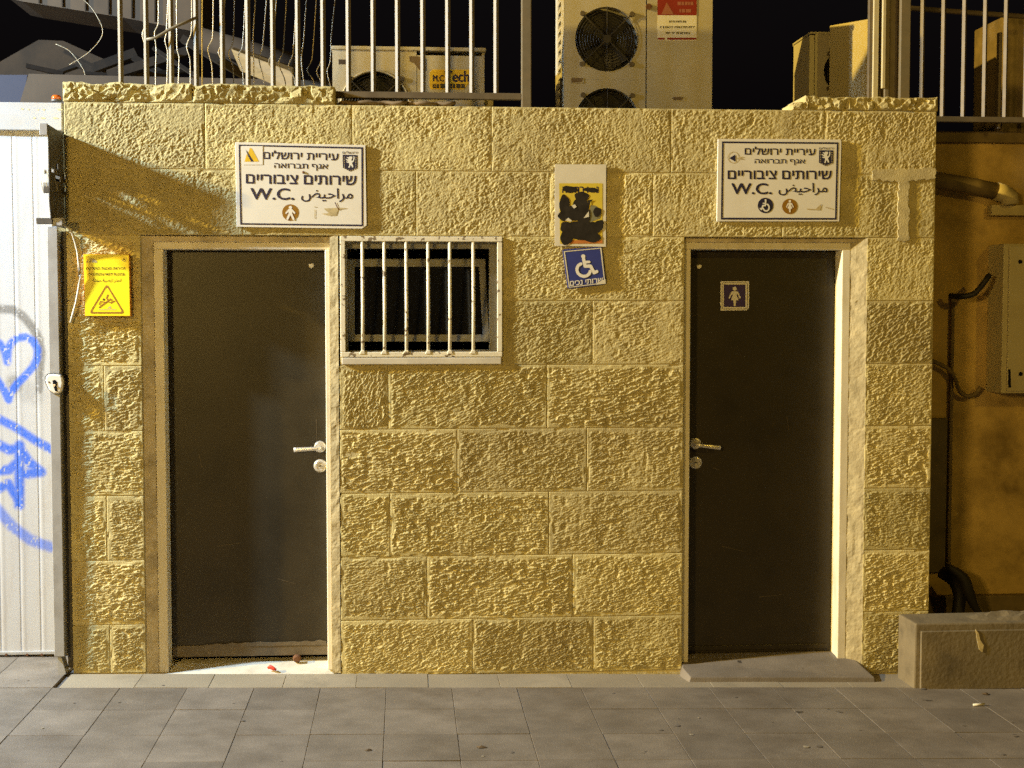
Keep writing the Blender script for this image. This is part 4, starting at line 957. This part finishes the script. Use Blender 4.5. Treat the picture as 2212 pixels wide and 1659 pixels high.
for (a, b, c_, d_) in ((305,1005,475,1080), (1625,1250,1782,1310)):
    q = polyz(zT, [(a,b),(c_,b),(c_,d_),(a,d_)], TY); rc = MB().prism(q, TY-.003, TY-.0004).obj('hand_recess', M['ac'], a2, bevel=.001)
    MB().flat(polyz(zT, [(a+8,b+6),(c_-8,b+6),(c_-30,d_-12),(a+8,d_-12)], TY-.0036), TY-.0036).obj('recess_shade', M['mat'], rc)  # flat brown patch: shade of the hand hold put in as colour
sy = TY-.002
sk_ = MB().prism(polyz(zT, [(1435,-160),(1940,-160),(1938,525),(1432,525)], sy), sy, TY-.0004).obj('warning_sticker', M['sym'], a2); sy -= .0008
MB().flat(polyz(zT, [(1428,-158),(1938,-158),(1938,198),(1430,195)], sy), sy).obj('red_field', M['redsticker'], sk_); MB().flat(polyz(zT, [(1435,490),(1520,490),(1525,515),(1435,515)], sy), sy).obj('red_stripe', M['redsticker'], sk_); MB().flat(polyz(zT, [(1560,488),(1935,488),(1935,515),(1555,515)], sy), sy).obj('red_stripe', M['redsticker'], sk_)
MB().flat(polyz(zT, [(1550,30),(1640,185),(1480,185)], sy-.0006), sy-.0006).obj('warning_triangle', M['pinkprint'], sk_)
mb = MB()
for (y_, xs) in ((45,[(1690,1735),(1742,1775),(1785,1820),(1828,1850),(1858,1895)]), (140,[(1715,1735),(1745,1790),(1800,1865)])):
    for a, b in xs: mb.flat(polyz(zT, [(a,y_-22),(b,y_-22),(b,y_+22),(a,y_+22)], sy-.0006), sy-.0006)
mb.obj('faded_letters', M['pinkprint'], sk_)
mb = MB(); random.seed(3)
for y_, a, b in ((280,1580,1800),(352,1465,1915),(428,1540,1845)):
    x_ = a
    while x_ < b:
        wd = random.choice((14,20,26)); mb.flat(polyz(zT, [(x_,y_-13),(x_+wd,y_-13),(x_+wd,y_-5),(x_+7,y_-5),(x_+7,y_+13),(x_,y_+13)], sy), sy)
        if random.random() < .7: mb.flat(polyz(zT, [(x_+wd-7,y_-13),(x_+wd,y_-13),(x_+wd,y_+13),(x_+wd-7,y_+13)], sy-.0002), sy-.0002)
        x_ += wd + random.choice((6,7,16))
mb.obj('faded_letters', M['acgrille'], sk_)
MB().disc(P(*zT(1315,90), TY), .016, TY-.01, TY, 12).obj('rust_spot', M['rust'], a2)
# unit turned sideways at the right, with the cream cabinet in front
zX = zoom(3150, 0, 2.3785); XY = 1.0
x0, x1 = PX(*zX(180,600), XY), PX(*zX(800,600), XY); z0 = 2.602; z1 = PZ(*zX(300,322), XY)
a3 = thing('air_conditioner', 'dim air conditioner half hidden by the cream cabinet at upper right', 'air conditioner', ((x0+x1)/2, XY, z0), 'air conditioners on the roof')
c = P(*zX(520,680), XY); r = abs(PX(*zX(315,680), XY)-c[0])
mb = MB(); mb.plate_hole(x0+.03, x1, z0-.08, z1, c, min(r, x1-c[0]-.005, c[1]-z0+.07), XY, XY+.03); mb.box(x0, x0+.029, XY+.006, XY+.35, z0, z1-.006); mb.box(x0, x1, XY+.33, XY+.35, z0, z1-.001)
mb.obj('casing', M['ac'], a3); MB().box(x0-.002, x1, XY-.004, XY+.35, z1, z1+.012).obj('lid', M['ac'], a3, bevel=.005)
fan(a3, c, min(r, x1-c[0]-.005), XY)
CY = .62
p_ = [P(*zX(518,245), CY), P(*zX(742,178), CY), P(*zX(742,920), CY), P(*zX(518,920), CY)]
cbn = MB()
xa, xb = p_[0][0], p_[1][0]; zb_ = 2.602
cbn.add([(xa,CY+.28,zb_),(xb,CY,zb_),(xb+.20,CY+.10,zb_),(xa+.20,CY+.38,zb_),(xa,CY+.28,PZ(*zX(518,245),CY+.28)),(xb,CY,p_[1][1]),(xb+.20,CY+.10,p_[1][1]),(xa+.20,CY+.38,PZ(*zX(518,245),CY+.28))],
        [(0,1,5,4),(1,2,6,5),(2,3,7,6),(3,0,4,7),(4,5,6,7),(3,2,1,0)])
xa = PX(*zX(518,500), CY+.28)
o_ = cbn.obj('roof_cabinet', M['cabinet'], None, loc=(xa, CY, zb_), bevel=.004); tag(o_, 'plain cream metal cabinet standing on the roof beside the posts', 'cabinet')

# posts at the right end of the roof
for (a, b, bot, y_, dep, m_, nm, lab) in ((742,782,905,.10,.03,'raildark','steel_upright','thin dark upright against the cream cabinet'), (784,836,898,.085,.02,'cabinet','steel_upright','narrow cream upright strip next to the dark upright'),
                                 (838,868,885,.11,.03,'raildark','steel_upright','dark narrow upright between two cream strips'), (870,904,835,.07,.02,'cabinet','steel_upright','short cream strip ending above the wall left of the wide post')):
    xa, xb = PX(*zX(a,500), y_), PX(*zX(b,500), y_); zb_ = max(cz+.045, PZ(*zX(a,bot), y_))
    if bot > 880: zb_ = cz+.050
    ztop = 3.7
    o_ = MB().box(xa+.001, xb-.001, y_, y_+dep, zb_, ztop).obj(nm, M[m_], None, loc=(xa, y_, zb_), bevel=.002); tag(o_, lab, 'upright')
xa, xm1, xm2, xb = [PX(*zX(a,500), .06) for a in (906,948,1038,1132)]
wp = thing('wide_post', 'wide folded steel post at the right end of the roof', 'post', ((xa+xb)/2, .06, cz+.05))
MB().box(xa, xm1, .075, .13, cz+.045, 3.7).obj('flange', M['rail'], wp, bevel=.003); MB().box(xm1+.001, xm2, .095, .14, cz+.045, 3.7).obj('web', M['raildark'], wp, bevel=.003); MB().box(xm2+.001, xb, .055, .13, cz+.045, 3.7).obj('flange', M['rail'], wp, bevel=.003)

# right railing, further back
BY = .55
r2 = thing('railing', 'dim railing of upright bars above the ochre wall at far right', 'railing', (3.2, BY, 2.6))
zlo, zhi = PZ(*zX(1500,1105), BY), PZ(*zX(1400,110), BY)
for a in (1245,1443,1640,1838,2035,2230,2425,2620):
    x_ = PX(*zX(a,600), BY); MB().tube([(x_,BY,zlo-.002),(x_,BY,3.75)], .0125, 4).obj('bar', M['raildark'], r2)
xr0 = PX(*zX(1135,600), BY)
MB().box(xr0, xr0+1.3, BY-.014, BY+.014, zlo-.030, zlo).obj('bottom_rail', M['raildark'], r2, bevel=.003)
MB().tube([(xr0, BY+.02, zhi+.02), (xr0+1.3, BY+.02, zhi-.05)], .014, 8).obj('middle_rail', M['raildark'], r2)
MB().box(PX(*zX(1985,600), BY), PX(*zX(2015,600), BY), BY+.015, BY+.05, zlo-.06, zhi-.10).obj('stanchion', M['raildark'], r2, bevel=.003)
o_ = MB().box(PX(*zX(2010,600), BY+.2), PX(*zX(2010,600), BY+.2)+.9, BY+.2, BY+.6, zlo-.1, PZ(*zX(2100,150), BY+.2)).obj('rooftop_tank', M['pipe'], None, loc=(3.4, BY+.2, zlo), bevel=.01); tag(o_, 'brownish box behind the far right railing', 'box')

# ================================================================== RIGHT SIDE: OCHRE WALL AND ITS FITTINGS
OY = .70
zO1 = zoom(3660, 380, 1.803); zO2 = zoom(3660, 1300, 1.3167)
ow = thing('ochre_wall', 'stained ochre plaster wall set back at the far right', 'wall', (3.6, OY, -.1))
zt_ = PZ(*zO1(400,345), OY)
MB().box(XR-.4, 5.2, OY, OY+.3, -.2, zt_).obj('plaster', M['ochre'], ow)
MB().box(XR-.4, 5.2, OY-.03, OY+.3, zt_+.001, PZ(*zO1(400,262), OY)).obj('ledge', M['pipe'], ow, bevel=.008)
MB().box(XR-.2, 5.2, OY-.05, OY-.001, -.15, PZ(*zO2(480,1400), OY)).obj('plinth', M['pipe'], ow, bevel=.01)
yb_ = OY-.06
pts = [P(*zO1(a, b), yb_) for a, b in ((60,605),(160,615),(400,655),(560,690))]
o_ = MB().tube([(x, yb_, z) for x, z in pts], .046, 14).obj('drain_pipe', M['pipe'], None, loc=(pts[-1][0], yb_, pts[-1][1]), smooth=True); tag(o_, 'dark sloping pipe on the ochre wall under the ledge', 'pipe')
pts = [P(*zO1(a, b), yb_-.005) for a, b in ((555,688),(610,705),(650,735),(655,785))]
o_ = MB().tube([(x, yb_-.005, z) for x, z in pts], .050, 14).obj('pipe_elbow', M['pipelight'], None, loc=(pts[-1][0], yb_, pts[-1][1]), smooth=True); tag(o_, 'lighter pipe elbow at the end of the sloping pipe', 'pipe')
x0, z1 = P(*zO1(525,785), OY-.06); z0 = PZ(*zO1(525,862), OY-.06)
o_ = MB().box(x0, x0+1.2, OY-.06, OY-.001, z0, z1).obj('cable_trunking', M['pipelight'], None, loc=(x0, OY-.06, z0), bevel=.004); tag(o_, 'horizontal trunking bar above the meter cabinet', 'trunking')
# meter cabinet
EY = .50
x0, z1 = P(*zO1(612,1065), EY); z0 = PZ(*zO2(440,352), EY)
ec = thing('meter_cabinet', 'cream electric meter cabinet on the ochre wall at the right edge', 'cabinet', (x0, EY, z0))
MB().box(x0, x0+.62, EY, OY-.001, z0, z1).obj('case', M['cabinet'], ec, bevel=.004)
MB().box(x0+.028, x0+.60, EY-.010, EY-.0005, z0+.012, z1-.012).obj('cabinet_door', M['cabinet'], ec, bevel=.003)
for (zm, a, b) in ((zO1,730,1195),(zO2,535,250)): MB().disc(P(*zm(a,b), EY-.011), .011, EY-.014, EY-.010, 14).obj('lock_hole', M['dark'], ec)
q = polyz(zO2, [(470,225),(482,225),(485,322),(470,322)], EY-.0115); MB().flat(q, EY-.0115).obj('slot', M['dark'], ec)
# black cable and grey hose
pts = [(225,1440,.62),(300,1445,.57),(390,1430,.54),(440,1385,.52),(480,1330,.50),(505,1295,.52)]
pp = [(*[P(*zO1(a,b), y_)[0]], y_, P(*zO1(a,b), y_)[1]) for a, b, y_ in pts]
o_ = MB().tube(smooth_pts(pp, 4), .016, 10).obj('black_hose', M['blackrubber'], None, loc=pp[0], smooth=True); tag(o_, 'thick black hose bending into the side of the meter cabinet', 'hose')
pts = [(40,175),(90,190),(150,220),(185,260),(215,340),(250,365),(290,360),(325,320)]
pp = [(P(*zO2(a,b), OY-.05)[0], OY-.05, P(*zO2(a,b), OY-.05)[1]) for a, b in pts]
o_ = MB().tube(smooth_pts(pp, 4), .012, 8).obj('sagging_cable', M['pipe'], None, loc=pp[0], smooth=True); tag(o_, 'grey sagging cable under the meter cabinet', 'cable')
x0 = PX(*zO2(175,600), OY-.04); z0, z1 = PZ(*zO2(175,1290), OY-.04), PZ(*zO1(215,1440), OY-.04)
o_ = MB().box(x0-.011, x0+.010, OY-.03, OY-.001, z0, z1).obj('wall_conduit', M['pipe'], None, loc=(x0, OY-.05, z0), bevel=.006); tag(o_, 'dark vertical conduit on the ochre wall', 'conduit')
x0, x1 = PX(*zO2(45,700), OY-.02), PX(*zO2(150,700), OY-.02)
o_ = MB().box(x0-.2, x1, OY-.022, OY-.001, PZ(*zO2(100,1290), OY), PZ(*zO2(100,480), OY)).obj('plaster_patch', M['concrete'], None, loc=(x0, OY-.02, .5), bevel=.008); tag(o_, 'pale plaster patch left of the dark conduit', 'patch')
pts = [(150,1260),(200,1290),(240,1330),(265,1400),(290,1460),(325,1520),(335,1560)]
pp = [(P(*zO2(a,b), .42)[0], .42, P(*zO2(a,b), .42)[1]) for a, b in pts]
rg = thing('tangled_hose', 'black tangle of hose ends behind the concrete block', 'hose', (pp[2][0], .42, 0))
MB().tube(smooth_pts(pp, 4), [.016 + .016*math.exp(-((k-10)/7)**2) for k in range(len(smooth_pts(pp, 4)))], 9).obj('hose_end', M['blackrubber'], rg, smooth=True)
pp = [(P(*zO2(a,b), .50)[0], .50, P(*zO2(a,b), .50)[1]) for a, b in [(120,1290),(180,1330),(215,1400),(210,1480),(200,1580)]]
MB().tube(smooth_pts(pp, 4), .035, 9).obj('hose_coil', M['blackrubber'], rg, smooth=True)
# concrete block
zC1 = zoom(2640, 2450, 2.0868)
TYb = -.27
x0 = PX(1975, 1400, TYb); zt_ = PZ(1978, 1348, TYb)
cblk = thing('concrete_block', 'low dirty concrete block against the right pier', 'block', (x0, TYb, gz(x0)))
vsx = [(x0, TYb), (x0+1.1, TYb-.02), (x0+1.1, -.03), (x0-.006, -.06)]
MB().add([(x, y, gz(x)-.02) for x, y in vsx] + [(x+(.008 if i == 0 else 0), y+(.008 if i < 2 else 0), zt_ + (.004 if i > 1 else 0)) for i, (x, y) in enumerate(vsx)],
         [(3,2,1,0),(4,5,6,7),(0,1,5,4),(1,2,6,5),(2,3,7,6),(3,0,4,7)]).obj('body', M['concrete'], cblk, bevel=.008)
MB().box(x0+.03, x0+1.0, TYb-.012, TYb+.004, gz(x0)-.01, zt_-.035).obj('facing', M['concrete'], cblk, bevel=.004)
zD = zoom(2600, 1900, 1.4304)
MB().prism(polyz(zD, [(1842,870),(1858,890),(1868,930),(1888,960),(1880,1000),(1862,985),(1850,930)], TYb-.0155), TYb-.0155, TYb-.011).obj('paint_drip', M['smudge'], cblk)
lump = MB(); n = 14; vs = []; fs = []
for i in range(n+1):
    for j in range(7):
        xx = x0+.28+.55*i/n; yy_ = TYb+.03+.18*j/6; hh = .030*math.sin(math.pi*i/n)*math.sin(math.pi*j/6)*(0.6+.8*random.random()); vs.append((xx, yy_, zt_ - .003 + hh))
for i in range(n):
    for j in range(6): a = i*7+j; fs.append((a, a+7, a+8, a+1))
lump.add(vs, fs).obj('mortar_heap', M['concrete'], cblk)

# ================================================================== BEHIND THE ROOF
zB1 = zoom(0, 0, 1.6265)
def far_prism(name, pts, y, dep, m, lab, cat):
    q = [P(*zB1(a, b), y) for a, b in pts]; o_ = MB().prism(q, y, y+dep).obj(name, M[m], None, loc=(q[0][0], y, min(z for _, z in q))); tag(o_, lab, cat); return o_
far_prism('beige_awning', [(-200,-260),(60,-10),(150,10),(790,112),(1300,212),(1300,-260)], 2.2, .5, 'roofbeige', 'beige sloping awning edge at the upper left', 'awning')
far_prism('rubble_roof', [(-200,470),(0,400),(250,258),(410,265),(800,440),(1000,505),(-200,520)], 2.9, .8, 'roofbrown', 'dark brown rubble roof behind the gate', 'roof')
far_prism('low_parapet', [(185,478),(760,492),(2160,522),(2160,760),(100,760)], 1.5, .2, 'roofbeige', 'low beige parapet behind the railing bars', 'parapet')
far_prism('dark_shed', [(-300,485),(178,485),(120,760),(-300,760)], 1.9, .5, 'farblue', 'dark bluish shed side behind the gate top', 'shed')
pp = [P(*zB1(1490,330), .9), P(*zB1(1900,500), .8)]
d_ = .045
bm_ = MB(); ax, az = pp[0]; bx_, bz_ = pp[1]
bm_.add([(ax,.95,az+.02),(bx_,.75,bz_+.02),(bx_,.85,bz_+.06),(ax,1.05,az+.05),(ax+.05,.95,az-.10),(bx_,.75,bz_-.09),(bx_,.85,bz_-.06),(ax+.05,1.05,az-.06)],
        [(0,1,5,4),(3,2,1,0),(2,3,7,6),(4,5,6,7),(0,4,7,3),(1,2,6,5)])
o_ = bm_.obj('timber_beam', M['wood'], None, loc=(ax,.95,az), bevel=.004); tag(o_, 'yellowish timber beam slanting behind the kinked wires', 'beam')
pp = [(*P(*zB1(1300,250), 1.3),), P(*zB1(1925,425), 1.0)]
o_ = MB().tube([(pp[0][0],1.3,pp[0][1]),(pp[1][0],1.0,pp[1][1])], .062, 18).obj('roof_pipe', M['roofbrown'], None, loc=(pp[1][0],1.0,pp[1][1]), smooth=True); tag(o_, 'thick dull pipe slanting behind the timber beam', 'pipe')
# debris heaped on the roof behind the parapet
random.seed(11)
dh = thing('debris_heap', 'dim heap of broken boards and blocks behind the left railing', 'debris', (-1.2, 2.0, 2.6))
for k in range(14):
    u_, v_ = random.uniform(90, 640), random.uniform(128, 172); y_ = random.uniform(1.75, 2.15); cx_, cz_ = P(u_, v_, y_)
    lx, lz, ly = random.uniform(.12,.5), random.uniform(.015,.06), random.uniform(.04,.12); a_ = random.uniform(-.7,.5)
    vs = []
    for dx in (-1,1):
        for dy in (-1,1):
            for dz_ in (-1,1):
                X_, Z_ = dx*lx/2, dz_*lz/2; vs.append((cx_ + X_*math.cos(a_) - Z_*math.sin(a_), y_ + dy*ly/2 + dx*.05, cz_ + X_*math.sin(a_) + Z_*math.cos(a_)))
    MB().add(vs, [(0,1,3,2),(4,6,7,5),(0,4,5,1),(2,3,7,6),(0,2,6,4),(1,5,7,3)]).obj('board', M['roofbrown'], dh)
for (pts, lab) in (([(170,-10),(200,20),(222,70),(195,110),(150,140)], 'thin loose wire hanging under the beige awning'), ([(120,95),(150,110),(180,150),(186,178)], 'thin loose wire lying over the brown rubble roof')):
    pp = [(P(a, b, 1.7)[0], 1.7, P(a, b, 1.7)[1]) for a, b in pts]
    o_ = MB().tube(smooth_pts(pp, 5), .0018, 5).obj('loose_wire', M['wire'], None, loc=pp[-1], smooth=True); tag(o_, lab, 'wire')
# ribs of the awning
for k in range(6):
    q = [P(*zB1(250+k*150, 20+k*24), 2.19), P(*zB1(258+k*150, 20+k*24), 2.19), P(*zB1(258+k*150, -240), 2.19), P(*zB1(250+k*150, -240), 2.19)]
    o_ = MB().prism(q, 2.185, 2.1995).obj('seam', M['roofbrown'], None); aw = bpy.data.objects['beige_awning']; o_.parent = aw; o_.location = -Vector(aw.location)
# scratches on the doors
for (par, yd, lines) in ((dl, LD, [((683,905),(684,955)),((540,700),(548,712)),((470,1180),(520,1172)),((600,1250),(640,1262)),((430,980),(436,1010))]), (dr, RD, [((1560,1180),(1610,1192)),((1700,900),(1704,930)),((1640,1290),(1690,1284)),((1540,1010),(1556,1016))])):
    for (a, b) in lines:
        p, q = P(*a, yd-.0008), P(*b, yd-.0008); d = Vector((q[0]-p[0], q[1]-p[1])); n_ = Vector((-d.y, d.x)).normalized()*.0012
        MB().flat([(p[0]+n_.x,p[1]+n_.y),(p[0]-n_.x,p[1]-n_.y),(q[0]-n_.x*.3,q[1]-n_.y*.3),(q[0]+n_.x*.3,q[1]+n_.y*.3)], yd-.0008).obj('scratch', M['raildark'], par)
# trodden chewing gum and drips on the paving
gm = MB(); gl_ = MB()
for k in range(24):
    gx_, gy_ = random.uniform(-1.9, 3.0), random.uniform(-1.9, -.05); r_ = random.choice((.006,.008,.010,.014)); n = 9; ph = random.random()*6
    ring = [(gx_ + r_*(1+.25*math.sin(2*t+ph))*math.cos(2*math.pi*t/n), gy_ + r_*(1+.25*math.cos(3*t+ph))*math.sin(2*math.pi*t/n)) for t in range(n)]
    tgt = gm if random.random() < .7 else gl_
    tgt.add([(a, b, gz(a)+.0022) for a, b in ring] + [(gx_, gy_, gz(gx_)+.0034)], [(t, (t+1) % n, n) for t in range(n)])
for mb_, m_ in ((gm, 'bed'), (gl_, 'striptile')):
    o_ = mb_.obj('gum_spots', M[m_], pav); o_['kind'] = 'stuff'

# ================================================================== LITTER
x_, y_ = -.66, .035
pts = [(x_-.02,y_,.033),(x_-.008,y_-.004,.040),(x_+.008,y_-.012,.032),(x_+.022,y_-.016,.027)]
o_ = MB().tube(pts, [.006,.011,.010,.004], 8, ry=.006).obj('red_scrap', M['red'], None, loc=pts[0], smooth=True); tag(o_, 'tiny red scrap on the sill of the left door', 'scrap')
def on_ground(u, v):
    X, Y, Z = ray(u, v); t_ = -ZC/(Z - SLOPE*X); return X*t_, Y*t_-DIST
gx, gy = on_ground(2115, 1525)
o_ = MB().tube([(gx-.028,gy,gz(gx)+.006),(gx+.028,gy+.006,gz(gx)+.006)], .0058, 8).obj('cigarette_butt', M['butt'], None, loc=(gx,gy,gz(gx)), smooth=True); tag(o_, 'white cigarette butt on the paving at lower right', 'butt')
for (u, v, s_, lab) in ((1040,1615,.022,'dark dried leaf scrap on the paving below the middle'),(796,1622,.016,'small dark crumb on the paving left of the dried leaf'),(2128,1500,.02,'dark crumb on the paving near the concrete block')):
    gx, gy = on_ground(u, v); n = 9
    q = [(gx + s_*(1+.4*math.sin(3*k+u))*math.cos(2*math.pi*k/n), gy + .6*s_*(1+.3*math.cos(2*k+v))*math.sin(2*math.pi*k/n)) for k in range(n)]
    mb = MB(); mb.add([(a, b, gz(a)+.003) for a, b in q] + [(gx, gy, gz(gx)+.010)], [(k, (k+1) % n, n) for k in range(n)])
    o_ = mb.obj('leaf_scrap', M['debris'], None, loc=(gx,gy,gz(gx))); tag(o_, lab, 'scrap', 'scraps on the paving')
